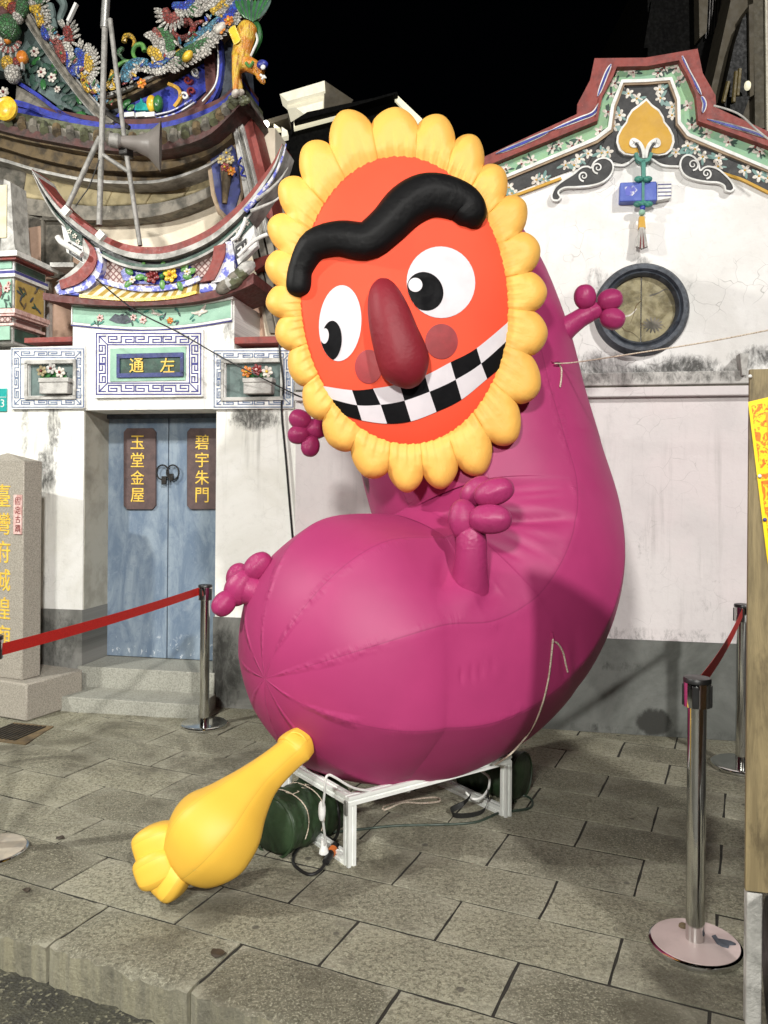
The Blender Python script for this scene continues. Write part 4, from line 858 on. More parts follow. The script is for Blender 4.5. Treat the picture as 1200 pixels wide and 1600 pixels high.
for pts, mm, sd in (([(48, 12), (58, 14), (63, 26), (64, 42)], s_yellow, 1), ([(70, 38), (72, 52), (76, 62)], s_blue, 1), ([(85, 55), (92, 70), (98, 84), (103, 98)], s_rose, 1), ([(98, 64), (108, 62), (106, 48), (100, 47)], s_rose, -1), ([(108, 88), (112, 104), (120, 118)], s_blue, 1),
                    ([(112, 104), (126, 102), (128, 88), (119, 78)], s_blue, -1), ([(132, 116), (140, 106), (138, 92), (133, 86)], s_yellow, -1), ([(130, 120), (136, 132), (142, 144)], s_yellow, 1), ([(40, -5), (55, -4), (68, 8), (64, 2)], s_leaf, -1),
                    ([(196, 128), (198, 112), (212, 100), (232, 98)], s_teal, -1), ([(232, 104), (252, 100), (270, 86)], s_blue, -1), ([(232, 78), (242, 82), (252, 92), (262, 96)], s_yellow, 1), ([(262, 92), (266, 72), (262, 58), (246, 46)], s_leaf, 1), ([(258, 70), (250, 56), (240, 46)], s_rose, 1),
                    ([(276, 88), (300, 78), (320, 66), (334, 50)], s_leaf, -1), ([(290, 76), (310, 60), (330, 44), (346, 28)], s_teal, -1), ([(330, 52), (352, 34), (366, 14), (380, -8)], s_blue, -1), ([(285, 18), (270, 30), (262, 28), (258, 14)], s_rose, 1), ([(270, 8), (292, 10), (304, -4)], s_blue, -1), ([(296, 26), (304, 14), (316, 4)], s_leaf, -1), ([(330, 20), (345, 8), (352, -8)], s_yellow, -1), ([(318, 10), (326, 0), (335, -8)], s_white, -1),
                    ([(256, 106), (290, 90), (318, 74)], s_leaf, -1), ([(300, 70), (322, 58), (344, 42), (360, 26)], s_white, -1)):
    frond(pts, .055 if len(pts) > 3 else .045, mm, sd)
for pts, mm, r in (([(194, 66), (196, 57), (204, 56), (210, 64), (208, 74)], s_yellow, .022), ([(184, 86), (192, 76), (186, 80), (192, 92), (205, 96)], s_leaf, .016), ([(226, 80), (222, 70), (212, 72), (208, 84), (215, 94), (230, 97)], m_leafl, .02), ([(182, 104), (196, 96), (210, 96)], m_leafl, .016), ([(182, 118), (190, 122), (188, 114)], s_leaf, .014), ([(166, 136), (172, 128), (176, 110)], s_yellow, .024),
                   ([(272, 34), (270, 50), (282, 60), (298, 54), (304, 42)], s_rose, .028), ([(290, 40), (288, 34), (296, 32), (302, 42), (308, 36), (318, 34)], s_rose, .024), ([(78, 8), (82, 24), (76, 34), (86, 44), (84, 30)], m_greyg, .03), ([(92, -5), (100, 10), (94, 30), (100, 44)], m_greyg, .035), ([(145, 120), (152, 112), (150, 104), (144, 108)], s_leaf, .02)):
    MB().tube([wp(*p, -.56) for p in cr(pts, 24)], [r * (1.1 - .5 * i / 23) for i in range(24)], 8).build('porcelain_scroll', mm, temple)
for (x, y) in ((222, 131), (358, 33), (345, 46)): flower3d('ridge_rosette', wp(x, y, -.5), .042, m_orange, m_yellow, temple)
for (x, y) in ((293, 88), (345, 44)): MB().blob(wp(x, y, -.5), U + ZV, .035, .055, 10, 8, gore=0).build('ridge_lemon', m_yellow if x < 300 else m_petal, temple)
rd_ = random.Random(3)
for line, n_ in (([(150, 146), (190, 134), (255, 100), (312, 60), (355, 20), (385, -15)], 110), ([(60, 30), (100, 90), (140, 142), (170, 172)], 70)):
    for k, q in enumerate(lin(line, n_)):
        leaf3d('ridge_shard', wp(q[0] + rd_.uniform(-5, 5), q[1] - rd_.uniform(-2, 16), -.53 + rd_.uniform(-.03, .03)), U * rd_.uniform(-1, 1) + ZV * rd_.uniform(.1, 1), rd_.uniform(.035, .075), .022, rd_.choice((s_white, s_teal, s_leaf, s_blue, s_white, s_rose, s_yellow, s_teal)), temple)
wline('spire_rod', [(105, 32), (118, 4)], 4, -.4, .03, m_white, temple, n=3, curve=False)
# glazed beast diving off the end of the ridge
beast = thing('beast_sculpture', 'orange glazed mythical beast with white paws diving from the curved ridge end', 'sculpture', wp(374, 152, -.35))
def remesh(mb, name, m, parent, vox):
    o = mb.build(name, m, parent, smooth=0, fix=True); md = o.modifiers.new('skin', 'REMESH'); md.mode = 'VOXEL'; md.voxel_size = vox; md.use_smooth_shade = True
    s = o.modifiers.new('relax', 'SMOOTH'); s.factor = .5; s.iterations = 4; return o
m_beast, t_, b_, P_, uv_ = base('glazed_fur', .28, 0, .6)
c_ = t_.mix(t_.ramp(t_.noise(P_, 9, 4), .42, .6), (.60, .22, .025), (.66, .44, .05)); c_ = t_.mix(t_.ramp(t_.noise(t_.mapping(P_, (60, 60, 12)), 1, 4), .5, .7), c_, (.30, .10, .015))
t_.lk(c_, b_.inputs['Base Color']); t_.lk(t_.bump(t_.noise(t_.mapping(P_, (50, 50, 14)), 1, 5), .8, .02), b_.inputs['Normal'])
bp = lambda x, y, d=0: wp(x, y, -.35 + d)
mb = MB(); S = pxm(6.4)
mb.tube([bp(*p) for p in cr([(392, 36), (386, 50), (380, 72), (376, 96), (384, 104)], 12)], [S * r for r in (8, 13, 15, 16, 15.5, 15, 15, 14.5, 14, 13, 12, 9)], 12)
mb.tube([bp(*p) for p in cr([(380, 98), (392, 102), (402, 108), (410, 116)], 8)], [S * r for r in (12, 12, 11.5, 11, 10.5, 9.5, 8, 6)], 12)
mb.tube([bp(404, 118), bp(410, 126, .02), bp(414, 131, .02)], [S * 6, S * 5, S * 3], 10)
for dx, dv_ in ((-5, .05), (3, -.05)): mb.tube([bp(370, 88, dv_), bp(370 + dx * .4, 116, dv_), bp(373 + dx, 142, dv_)], [S * 8, S * 6, S * 4.5], 10)
remesh(mb, 'beast_body', m_beast, beast, .012)
for dx, dv_ in ((-5, .05), (3, -.05)): MB().blob(bp(373 + dx, 146, dv_ + .02), U * .4 + N * .5, .03, .05, 10, 6, gore=0).build('paw', m_petal, beast)
MB().blob(bp(410, 101, .06), U, .035, .045, 10, 8, gore=0).build('beast_brow', m_blue, beast); MB().blob(bp(411, 105, .10), N, .02, .012, 8, 6, gore=0).build('beast_eye', m_white, beast)
for p, q in (((407, 117), (414, 122)), ((412, 119), (416, 122)), ((409, 124), (413, 120))): MB().tube([bp(*p, .07), bp(*q, .07)], [.012, .003], 6).build('fang', m_white, beast)
MB().tube([bp(*p, .0) for p in cr([(392, 40), (402, 60), (396, 78), (389, 92)], 16)], .01, 6).build('white_tail_line', m_white, beast)
MB().tube([bp(*p, -.06) for p in cr([(396, 24), (402, 40), (404, 60), (394, 84), (392, 98)], 14)], [S * 6 * (1 - abs(i / 13 * 2 - 1) ** 2 * .8) for i in range(14)], 8).build('green_mane', m_leaf, beast)
for i in range(12): leaf3d('mane_lock', bp(384 + i * 1.8, 34 - abs(i - 6), -.02), U * (i - 5) * .12 + ZV, .17, .045, m_dgreen if i % 2 else m_leaf, beast)
for i in range(10): leaf3d('yellow_ruff', bp(368 + i * .9, 40 + i * 2.2, .09), -U * .7 - ZV * .5, .07, .03, m_yellow, beast)
for i in range(8): MB().blob(wp(362 + i * 3.4, 154 + (i % 3) * 3, -.35), U, .028, .03, 6, 5, gore=0).build('rock_base', m_olive, beast)
MB().tube([bp(*p, .07) for p in cr([(384, 98), (390, 104), (396, 96)], 8)], .012, 6).build('collar', m_leafl, beast)
# loudspeaker on its braced mast
spk = thing('horn_loudspeaker', 'grey horn loudspeaker strapped to the thin mast in front of the temple eaves', 'loudspeaker', wp(215, 235, .1))
hc = wp(196, 222, .1); ha = (wp(251, 229, .0) - hc).normalized(); hl = (wp(251, 229, .0) - hc).length
k_ = pxm(6.2)
MB().lathe(hc, [(k_ * 7, -.06), (k_ * 9, 0), (k_ * 11, hl * .3), (k_ * 17, hl * .62), (k_ * 26, hl * .88), (k_ * 35, hl), (k_ * 36.5, hl), (k_ * 34, hl * .985), (k_ * 15, hl * .6), (k_ * 4, hl * .2)], 28, ha).build('horn', m_hornp, spk)
MB().lathe(hc - ha * .12, [(.02, 0), (.05, .01), (.055, .07), (.04, .09)], 18, ha).build('driver_housing', m_mast, spk)
MB().box(wp(197, 238, .05), U * .035, N * .05, ZV * .035).build('clamp', m_iron, spk, bevel=.008)
MB().tube([wp(*p, .04) for p in ((160, 172), (180, 186), (202, 200))], .018, 8).build('bracket_arm', m_iron, spk)
mast = thing('speaker_mast', 'thin galvanised mast with braces standing on the swallowtail ridge', 'mast', wp(156, 350, .05))
for a, b, r, mm in (((155, 352), (164, 40), .022, m_mast), ((163, 44), (167, -20), .03, m_steel), ((219, 384), (196, 230), .018, m_mast), ((196, 230), (172, 30), .018, m_mast), ((106, 322), (156, 214), .02, m_mast), ((158, 240), (200, 268), .016, m_mast)):
    MB().tube([wp(*a, .06), wp(*b, .06)], r, 10).build('mast_pole' if r > .019 else 'brace', mm, mast)
MB().tube([wp(*p, .08) for p in cr([(155, 250), (140, 290), (130, 305), (118, 322)], 10)], .005, 6).build('mast_cable', m_iron, mast)
# ------------------------------------------------------------------ modern buildings in the dark behind
def fbox(name, x0, y0, x1, y1, Y, d, m, parent, **k):
    a, b, c, e = at(x0, y0, Y), at(x1, y0, Y), at(x1, y1, Y), at(x0, y1, Y)
    return MB().prism([a, b, c, e], (0, d, 0)).build(name, m, parent, **k)
def fpoly(name, pts, Y, d, m, parent, **k): return MB().prism([at(x, y, Y) for x, y in pts], (0, d, 0)).build(name, m, parent, **k)
bc = thing('modern_building', 'dark modern building with glowing cornices and tower behind the yellow petals', 'building', (-1.6, 17, 0))
fpoly('facade', [(395, 235), (440, 200), (480, 175), (620, 145), (665, 215), (700, 262), (700, 765), (395, 765)], 16, 5, m_dark, bc)
fpoly('emissive_cornice', [(459, 189), (545, 166), (545, 179), (459, 202)], 15.9, .2, m_glow, bc); fpoly('emissive_cornice', [(614, 152), (618, 146), (660, 186), (652, 194)], 15.9, .3, m_glow, bc)
fpoly('cornice_top', [(462, 186), (620, 143), (622, 146), (545, 168), (459, 190)], 15.7, .6, m_dark, bc)
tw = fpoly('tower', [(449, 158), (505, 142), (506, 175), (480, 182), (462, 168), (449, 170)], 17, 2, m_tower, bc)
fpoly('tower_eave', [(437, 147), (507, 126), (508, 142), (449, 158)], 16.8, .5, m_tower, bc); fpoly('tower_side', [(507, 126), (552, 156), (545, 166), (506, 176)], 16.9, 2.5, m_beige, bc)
fpoly('canopy', [(385, 196), (450, 177), (450, 184), (385, 206)], 15.5, 1.5, m_beige, bc); fpoly('emissive_return', [(428, 193), (438, 200), (428, 200)], 15.4, .2, m_glow, bc); fpoly('emissive_return', [(440, 198), (449, 204), (449, 212), (440, 214)], 15.4, .2, m_tower, bc)
for y in (212, 228, 246, 268, 292): fpoly('window', [(400, y), (452, y - 6), (452, y + 5), (400, y + 11)], 15.95, .1, m_glassd, bc)
for (x, y) in ((389, 203), (415, 194)): MB().blob(at(x, y, 15.3), (0, 1, 0), (.05 if x != 415 else .085) * .8, .05, 10, 8, gore=0).build('flood_lamp', m_bulb, bc)
br = thing('apartment_building', 'tall beige building with bay window and dark louvers behind the right gable', 'building', (9, 14, 0))
fpoly('facade', [(1155, -60), (1320, -60), (1320, 765), (1080, 765), (1105, 165), (1120, 100)], 12, 4, m_beige, br)
fpoly('pilaster', [(1176, -60), (1197, -60), (1199, 200), (1180, 200)], 11.9, .1, m_beiged, br)
fpoly('light_strip', [(1195, -60), (1199, -60), (1201, 205), (1198, 205)], 11.86, .05, m_creamt, br)
fpoly('louver_panel', [(1012, -60), (1158, -60), (1140, 40), (1125, 100), (1100, 150), (1090, 765), (1012, 765)], 12.5, 3, m_dark, br)
for k in range(13): x = 1108 + k * 4.2; fpoly('louver', [(x, -60), (x + 1.6, -60), (x - 6 + 1.6, 60 - k * 3), (x - 6, 60 - k * 3)], 12.45, .08, m_iron, br)
fpoly('grey_pier', [(1091, -60), (1109, -60), (1104, 50), (1093, 60)], 12.3, .3, m_beige, br); fpoly('grey_pier', [(1024, 0), (1018, 0), (1006, 75), (1012, 75)], 12.3, .1, m_dark, br)
w_ = fpoly('bay_window', [(1172, 12), (1172, 150), (1160, 168), (1128, 158), (1148, 68), (1160, 30)], 11.8, .6, m_glassd, br)
fpoly('window_frame', [(1170, 8), (1178, 5), (1178, 148), (1172, 152)], 11.75, .3, m_beige, w_); fpoly('window_sill', [(1128, 152), (1172, 150), (1160, 182), (1135, 172)], 11.7, .8, m_glassd, w_)
for p, q in (((1150, 112), (1146, 160)), ((1138, 128), (1130, 160)), ((1156, 108), (1152, 150))): MB().tube([at(*p, 11.6), at(*q, 11.6)], .03, 6).build('window_rail', m_goldb, w_)
MB().blob(at(1168, 134, 11.65), (0, 0, 1), .05, .07, 8, 6, gore=0).build('warm_lamp', m_glow, w_)
# ------------------------------------------------------------------ the inflatable creature
f_body = fabric('magenta_nylon', (.41, .036, .152), wr=.5, seams=9, along=260, around=7, dist=.4, rough=.55, spec=.45, nbs=.22)
f_limb = fabric('magenta_nylon_limb', (.34, .030, .125), wr=.26, rough=.40, along=24, around=5)
f_petal = fabric('yellow_orange_nylon', (.86, .47, .10), wr=.16, along=4, around=14, rough=.5)
f_face = fabric('orange_red_nylon', (.82, .088, .042), wr=.0, rough=.6, spec=.15)
f_black = fabric('black_nylon', (.004, .004, .0045), wr=.16, rough=.55, along=26, around=6, spec=.18)
f_blackp = mat('black_print', (.004, .004, .005), rough=.7, spec=.12, bump=.02)
f_white = mat('white_print', (.66, .615, .645), (.62, .58, .61), rough=.55, bump=.02)
f_nose = fabric('crimson_nylon', (.21, .013, .024), wr=.14, rough=.56, along=14, around=10)
f_cheek = mat('cheek_print', (.33, .022, .028), rough=.5, bump=.02)
f_tail = fabric('yellow_nylon', (.86, .51, .062), wr=.4, rough=.5, along=80, around=8, seams=6, dist=.6)
inf = thing('inflatable_creature', 'giant magenta inflatable bean creature with yellow-petalled orange face and checkered grin', 'inflatable', gp(650, 1290))
pole_, cen_, RC = (414, 1060, 3.45), (560, 1013, 3.80), .645
ctrl = [(*pole_, 0), (*cen_, RC), (655, 1004, 3.98, .655), (732, 962, 4.14, .66), (780, 900, 4.26, .645), (784, 830, 4.42, .65), (756, 745, 4.54, .675), (734, 660, 4.60, .672), (716, 560, 4.60, .645), (696, 460, 4.58, .578), (672, 370, 4.56, .462), (652, 310, 4.55, .30), (645, 290, 4.55, .02)]
ax_ = [Vector(q) for q in cr([at(x, y, Y) for x, y, Y, r in ctrl], 12 * 80 + 1)]
S_ = [0.]
for a, b in zip(ax_, ax_[1:]): S_.append(S_[-1] + (b - a).length)
sc_ = [S_[80 * k] for k in range(13)]; D_ = sc_[1]
def body_r(s):
    if s < D_: return RC * math.sqrt(max(0, 1 - (1 - s / D_) ** 2))
    k = 1
    while k < 11 and sc_[k + 1] < s: k += 1
    t = min(1, (s - sc_[k]) / (sc_[k + 1] - sc_[k])); rr = [c[3] for c in ctrl]; m0 = (rr[k + 1] - rr[k - 1]) / 2 if k > 1 else 0; m1 = (rr[min(k + 2, 12)] - rr[k]) / 2
    return (2 * t ** 3 - 3 * t * t + 1) * rr[k] + (t ** 3 - 2 * t * t + t) * m0 + (3 * t * t - 2 * t ** 3) * rr[k + 1] + (t ** 3 - t * t) * m1
sv = [D_ * (i / 90) ** 2 for i in range(91)] + [D_ + (S_[-1] - D_) * i / 300 for i in range(1, 301)]
bpath, brad, kk = [], [], 0
for s in sv:
    while kk < len(S_) - 2 and S_[kk + 1] < s: kk += 1
    bpath.append(ax_[kk] + (ax_[kk + 1] - ax_[kk]) * min(1, (s - S_[kk]) / (S_[kk + 1] - S_[kk]))); brad.append(max(body_r(s), .004))
mb = MB(); NS = 220; mb.tube(bpath, brad, NS, gore=9, gamp=lambda t: .006 + .06 * max(0, 1 - sv[round(t * 390)] / D_) ** 2, facet=lambda t: .62 + .35 * max(0, 1 - sv[round(t * 390)] / (2.2 * D_)) - .5 * max(0, min(1, (sv[round(t * 390)] - 1.5) / .6)), up=(0.2, -.5, .8))
def proj(p): d = p - EYE; x, y = d.x / d.y * F, d.z / d.y * F; return CX + x + RHO * y, HY - y + RHO * x
def seg_d(p, a, b):
    vx, vy = b[0] - a[0], b[1] - a[1]; t = max(0, min(1, ((p[0] - a[0]) * vx + (p[1] - a[1]) * vy) / (vx * vx + vy * vy))); return math.hypot(p[0] - a[0] - t * vx, p[1] - a[1] - t * vy), t
creases = [((690, 806), (893, 812), 8, .042), ((800, 790), (893, 811), 4, .006), ((800, 770), (876, 764), 4, .006), ((806, 782), (880, 775), 4, .006), ((795, 820), (870, 846), 5, .006), ((790, 836), (850, 866), 5, .006), ((760, 846), (812, 872), 5, .006), ((812, 815), (893, 826), 4, .006),
           ((700, 870), (690, 925), 14, .020), ((742, 950), (780, 920), 12, .018), ((900, 990), (902, 1090), 9, .006), ((880, 1010), (884, 1070), 5, .006), ((970, 1020), (940, 1085), 8, .006), ((720, 1048), (722, 1066), 3, .006), ((736, 1042), (738, 1064), 3, .006), ((750, 1038), (752, 1060), 3, .006), ((770, 1030), (771, 1052), 3, .005)]
cen_y = [c.y for c in bpath]
for k, v in enumerate(mb.v):
    c = bpath[k // NS]; n = v - c
    if n.length < 1e-4 or n.y > .25 * n.length: continue
    p = proj(v); n.normalize()
    dm_ = math.hypot((p[0] - 733) / 1.1, p[1] - 934)
    if dm_ < 90: mb.v[k] = mb.v[k] + n * .035 * math.exp(-(dm_ / 38) ** 2)
    for a, b, w, dep in creases:
        if min(a[0], b[0]) - 3 * w < p[0] < max(a[0], b[0]) + 3 * w and min(a[1], b[1]) - 3 * w < p[1] < max(a[1], b[1]) + 3 * w:
            d, t = seg_d(p, a, b); mb.v[k] = mb.v[k] - n * dep * math.exp(-(d / w) ** 2) * (math.sin(math.pi * min(.97, max(.03, t))) ** .5 if dep < .05 else min(1, (1 - t) * 6 + .05))
body = mb.build('body', f_body, inf, smooth=180)
# face: a shallow inflated dome in the plane Y = 3.82
FY, FH, fcx, fcz, frx, frz = 3.82, .115, 631.5, 469.0, 168.0, 234.0
TLT = R(-4)
def fe(px, py):
    dx, dy = px - fcx, py - fcz; c, s = math.cos(TLT), math.sin(TLT)
    return (dx * c + dy * s) / frx, (-dx * s + dy * c) / frz
def dome(rho2): return FH * max(0., 1 - rho2) ** .62
def fpt(px, py, o=0.): a, b = fe(px, py); return at(px, py, FY - dome(a * a + b * b) - o)
def finv(a, b): c, s = math.cos(TLT), math.sin(TLT); x, y = a * frx, b * frz; return fcx + x * c - y * s, fcz + x * s + y * c
mb = MB(); nr, ns_ = 18, 72
mb.v.append(fpt(fcx, fcz)); 
for i in range(1, nr + 1):
    q = math.sin(math.pi / 2 * i / nr)
    for j in range(ns_): a = math.tau * j / ns_; mb.v.append(fpt(*finv(q * math.cos(a), q * math.sin(a))))
for j in range(ns_): mb.f.append((0, 1 + j, 1 + (j + 1) % ns_))
for i in range(nr - 1):
    for j in range(ns_): a = 1 + i * ns_ + j; b = 1 + i * ns_ + (j + 1) % ns_; mb.f.append((a, a + ns_, b + ns_, b))
k0 = len(mb.v); 
for j in range(ns_): mb.v.append(mb.v[1 + (nr - 1) * ns_ + j] + Vector((0, .25, 0)))
for j in range(ns_): a = 1 + (nr - 1) * ns_ + j; b = 1 + (nr - 1) * ns_ + (j + 1) % ns_; mb.f.append((a, k0 + j, k0 + (j + 1) % ns_, b))
mb.f.append(tuple(range(k0, k0 + ns_)))
face = mb.build('face', f_face, inf, smooth=60)
def patch_ellipse(name, cx, cy, rx, ry, rot, m, o, parent=None, clip=None):
    mb = MB(); mb.v.append(fpt(cx, cy, o)); c, s = math.cos(R(rot)), math.sin(R(rot)); nr, n = 6, 40
    for i in range(1, nr + 1):
        for j in range(n):
            a = math.tau * j / n; x, y = rx * i / nr * math.cos(a), ry * i / nr * math.sin(a); X, Yy = cx + x * c - y * s, cy + x * s + y * c
            if clip:
                ex, ey, erx, ery, er = clip; cc, ss = math.cos(R(er)), math.sin(R(er)); dx, dy = X - ex, Yy - ey; lx, ly = (dx * cc + dy * ss) / erx, (-dx * ss + dy * cc) / ery; l = math.hypot(lx, ly)
                if l > .995: lx, ly = lx / l * .995, ly / l * .995; X, Yy = ex + lx * erx * cc - ly * ery * ss, ey + lx * erx * ss + ly * ery * cc
            mb.v.append(fpt(X, Yy, o if i < nr else o))
    for j in range(n): mb.f.append((0, 1 + j, 1 + (j + 1) % n))
    for i in range(nr - 1):
        for j in range(n): a = 1 + i * n + j; b = 1 + i * n + (j + 1) % n; mb.f.append((a, a + n, b + n, b))
    k0 = len(mb.v)
    for j in range(n): mb.v.append(mb.v[1 + (nr - 1) * n + j] + Vector((0, .006 + o, 0)))
    for j in range(n): a = 1 + (nr - 1) * n + j; b = 1 + (nr - 1) * n + (j + 1) % n; mb.f.append((a, k0 + j, k0 + (j + 1) % n, b))
    mb.f.append(tuple(range(k0, k0 + n)))
    return mb.build(name, m, parent or inf, smooth=50)
for (e, p, h) in (((689, 441, 53.5, 56, -8), (664, 455, 28, 31, -32), (649, 445, 11, 11, 0)), ((531.5, 505, 33, 59.5, 4), (518, 532, 16, 31, 3), (507.5, 525, 6.2, 12, 5))):
    eye = patch_ellipse('eye', *e, f_white, .004); pu = patch_ellipse('pupil', *p, f_blackp, .007, eye, clip=e); patch_ellipse('eye_glint', *h, f_white, .010, eye)
patch_ellipse('cheek', 690, 533.5, 25.5, 27.5, 0, f_cheek, .004); patch_ellipse('cheek', 576, 573, 21.5, 26.5, 0, f_cheek, .004)
# checkered mouth: every tooth a patch of its own
zx = lambda p: (400 + .4 * p[0], 430 + .4 * p[1])
Tt = cr([zx(p) for p in ((262, 433), (375, 449), (457, 443), (560, 425), (660, 392), (760, 340), (862, 285), (1000, 170))], 85)
Tm = cr([zx(p) for p in ((292, 483), (395, 508), (487, 506), (580, 490), (678, 455), (780, 408), (880, 345), (1000, 238))], 85)
Tb = cr([zx(p) for p in ((335, 545), (413, 567), (512, 580), (605, 571), (705, 534), (803, 486), (903, 405), (990, 335))], 85)
mouth_root = inf
for r_, (A, B) in enumerate(((Tt, Tm), (Tm, Tb))):
    for c in range(7):
        mb = MB(); n = 12; m_ = 6
        for i in range(n + 1):
            for j in range(m_ + 1):
                a, b = A[c * 12 + i], B[c * 12 + i]; px, py = a[0] + (b[0] - a[0]) * j / m_, a[1] + (b[1] - a[1]) * j / m_
                ea, eb = fe(px, py); l = math.hypot(ea, eb)
                if l > 1.0: px, py = finv(ea / l, eb / l)
                mb.v.append(fpt(px, py, .0045))
        for i in range(n):
            for j in range(m_): a = i * (m_ + 1) + j; mb.f.append((a, a + 1, a + m_ + 2, a + m_ + 1))
        mb.build('tooth', f_white if (r_ + c) % 2 == 0 else f_blackp, inf, smooth=50)
# nose and eyebrow
nz = cr([(596, 445, 4), (597, 449, 16), (600, 462, 24), (607, 490, 31), (616, 523, 35), (626, 553, 38), (633, 576, 37), (638, 592, 26), (640, 601, 6)], 26)
MB().tube([fpt(x, y, -.0) + Vector((0, -.4 * r * pxm(FY), 0)) for x, y, r in nz], [max(.004, r * pxm(FY) * 1.03) for x, y, r in nz], 24, gore=6, gamp=.03).build('nose', f_nose, inf, smooth=180)
ey = cr([(466, 463, 5), (466, 458, 14), (467, 446, 18), (471, 418, 18), (492, 383, 22.5), (530, 372, 24), (572, 376, 26), (604, 353, 27), (634, 322, 30), (664, 306, 31), (694, 307, 30), (722, 318, 28), (733, 332, 26), (739, 346, 19), (741, 355, 5)], 60)
MB().tube([fpt(x, y, .02) for x, y, r in ey], [max(.004, r * 1.12 * pxm(FY)) for x, y, r in ey], 24, gore=8, gamp=.05, flat=(0, 1, 0), squash=.75).build('eyebrow', f_black, inf, smooth=180)
# twenty-four petals
tips = [(532, 174), (618, 167), (692, 180), (746, 214), (788, 266), (822, 318), (844, 386), (855, 455), (856, 522), (844, 608), (808, 686), (756, 740), (693, 764), (636, 770), (572, 746), (514, 694), (478, 642), (452, 582), (430, 524), (415, 474), (414, 414), (418, 350), (436, 288), (474, 228)]
def valley(i):
    a, b = fe(*tips[i - 1]), fe(*tips[i % 24]); l1, l2 = math.hypot(*a), math.hypot(*b); d = (a[0] / l1 + b[0] / l2, a[1] / l1 + b[1] / l2); l = math.hypot(*d)
    return d[0] / l, d[1] / l, 1 + ((l1 + l2) / 2 - 1) * .62
def petal(i):
    """one sewn scallop: front and back skins meet along the outer edge, pinched at the seams"""
    v0, v1 = valley(i), valley(i + 1); te = fe(*tips[i]); tl_ = math.hypot(*te); td = (te[0] / tl_, te[1] / tl_); nx, nq = 24, 16; mb = MB(); rd = random.Random(i)
    def radial(x):
        v = v0 if x < 0 else v1; d = (td[0] + (v[0] - td[0]) * abs(x), td[1] + (v[1] - td[1]) * abs(x)); l = math.hypot(*d)
        return d[0] / l, d[1] / l, v[2] + (tl_ - v[2]) * max(0, 1 - abs(x) ** 1.8) ** .82
    cont = []
    for k in range(61):
        dx_, dy_, Ro = radial(-1 + k / 30); cont.append(finv(dx_ * Ro, dy_ * Ro))
    for sk in (-1, 1):
        for a in range(nx + 1):
            x = -1 + 2 * a / nx; dx_, dy_, Ro = radial(x)
            for b in range(nq + 1):
                q = b / nq; q2 = math.sin(math.pi / 2 * q); rho = .95 + (Ro - .95) * q2; px, py = finv(dx_ * rho, dy_ * rho)
                dd = 0 if b == nq else min(math.dist((px, py), c) for c in cont); wd = 22.
                th = .076 * math.sqrt(max(0, 1 - (1 - min(dd / wd, 1)) ** 2)) * (.72 + .28 * min(1, q * 6))
                th *= 1 - .07 * math.exp(-((1 - abs(x)) / .10) ** 2)
                th *= 1 + .035 * math.sin(x * 11 + i) * max(0, 1 - q * 2.2) + .03 * math.sin(x * 23 + 2 * i) * max(0, 1 - q * 3)
                mb.v.append(at(px, py, FY + .035 + sk * th)); mb.uv[len(mb.v) - 1] = (q * .8, x * .35 + .4)
    n1 = nq + 1; m = (nx + 1) * n1
    for s in (0, m):
        for a in range(nx):
            for b in range(nq): k = s + a * n1 + b; mb.f.append((k, k + 1, k + n1 + 1, k + n1))
    for a in range(nx): mb.f.append((a * n1, (a + 1) * n1, m + (a + 1) * n1, m + a * n1))
    for s in (0, nx * n1):
        for b in range(nq): mb.f.append((s + b, s + b + 1, m + s + b + 1, m + s + b))
    o = mb.build('petal', f_petal, inf, smooth=75)
for i in range(24): petal(i)
# hands: each arm with its palm and fingers
def hand(arm, palm, fingers, Y, ax_off=0):
    a = cr([(x, y, YY, r) for x, y, YY, r in arm], 22); am = MB().tube([at(x, y, YY) for x, y, YY, r in a], [r * pxm(YY) for x, y, YY, r in a], 20, gore=6, gamp=.05).build('arm', f_limb, inf, smooth=180)
    (x, y, YY, r, ang, asp) = palm; s = pxm(YY); MB().blob(at(x, y, YY), (math.cos(R(ang)), 0, math.sin(R(ang))), r * s, r * s * asp, 18, 14, gore=6, gamp=.06).build('palm', f_limb, am, smooth=180)
    for (x, y, YY, r, ang, asp) in fingers: s = pxm(YY); MB().blob(at(x, y, YY), (math.cos(R(ang)), -.15, math.sin(R(ang))), r * s, r * s * asp, 18, 14, gore=6, gamp=.10, power=.42).build('finger', f_limb, am, smooth=180)
hand([(734, 964, 3.76, 50), (733, 948, 3.63, 44), (733, 928, 3.55, 35), (734, 904, 3.50, 29), (736, 870, 3.47, 25), (736, 838, 3.47, 23.5), (733, 822, 3.48, 19), (731, 814, 3.48, 6)], (724, 812, 3.48, 25, 95, 1.3), [(766, 811, 3.42, 25, 0, 1.35), (772, 769, 3.46, 23, 20, 1.4), (745, 768, 3.55, 22, 40, 1.3)], 3.5)
hand([(868, 526, 4.36, 24), (886, 512, 4.36, 18.5), (906, 498, 4.36, 15.5), (920, 490, 4.36, 15)], (925, 487, 4.36, 15, 20, 1.2), [(914, 464, 4.33, 17.5, 100, 1.1), (953, 469, 4.33, 18, 10, 1.1), (957, 498, 4.33, 17.5, -20, 1.12)], 4.4)
hand([(540, 668, 4.3, 16), (520, 669, 4.3, 15), (505, 669, 4.3, 14)], (493, 670, 4.3, 17, 0, 1.15), [(469, 656, 4.28, 16.5, 150, 1.1), (467, 679, 4.28, 16, 190, 1.1), (485, 697, 4.28, 15.5, -100, 1.1)], 4.3)
hand([(420, 935, 3.72, 26), (400, 925, 3.72, 25), (385, 920, 3.72, 24)], (375, 918, 3.72, 24, 60, 1.3), [(402, 886, 3.72, 20, 48, 1.35), (371, 899, 3.78, 17, 60, 1.2), (350, 943, 3.68, 18.5, 230, 1.15)], 3.7)
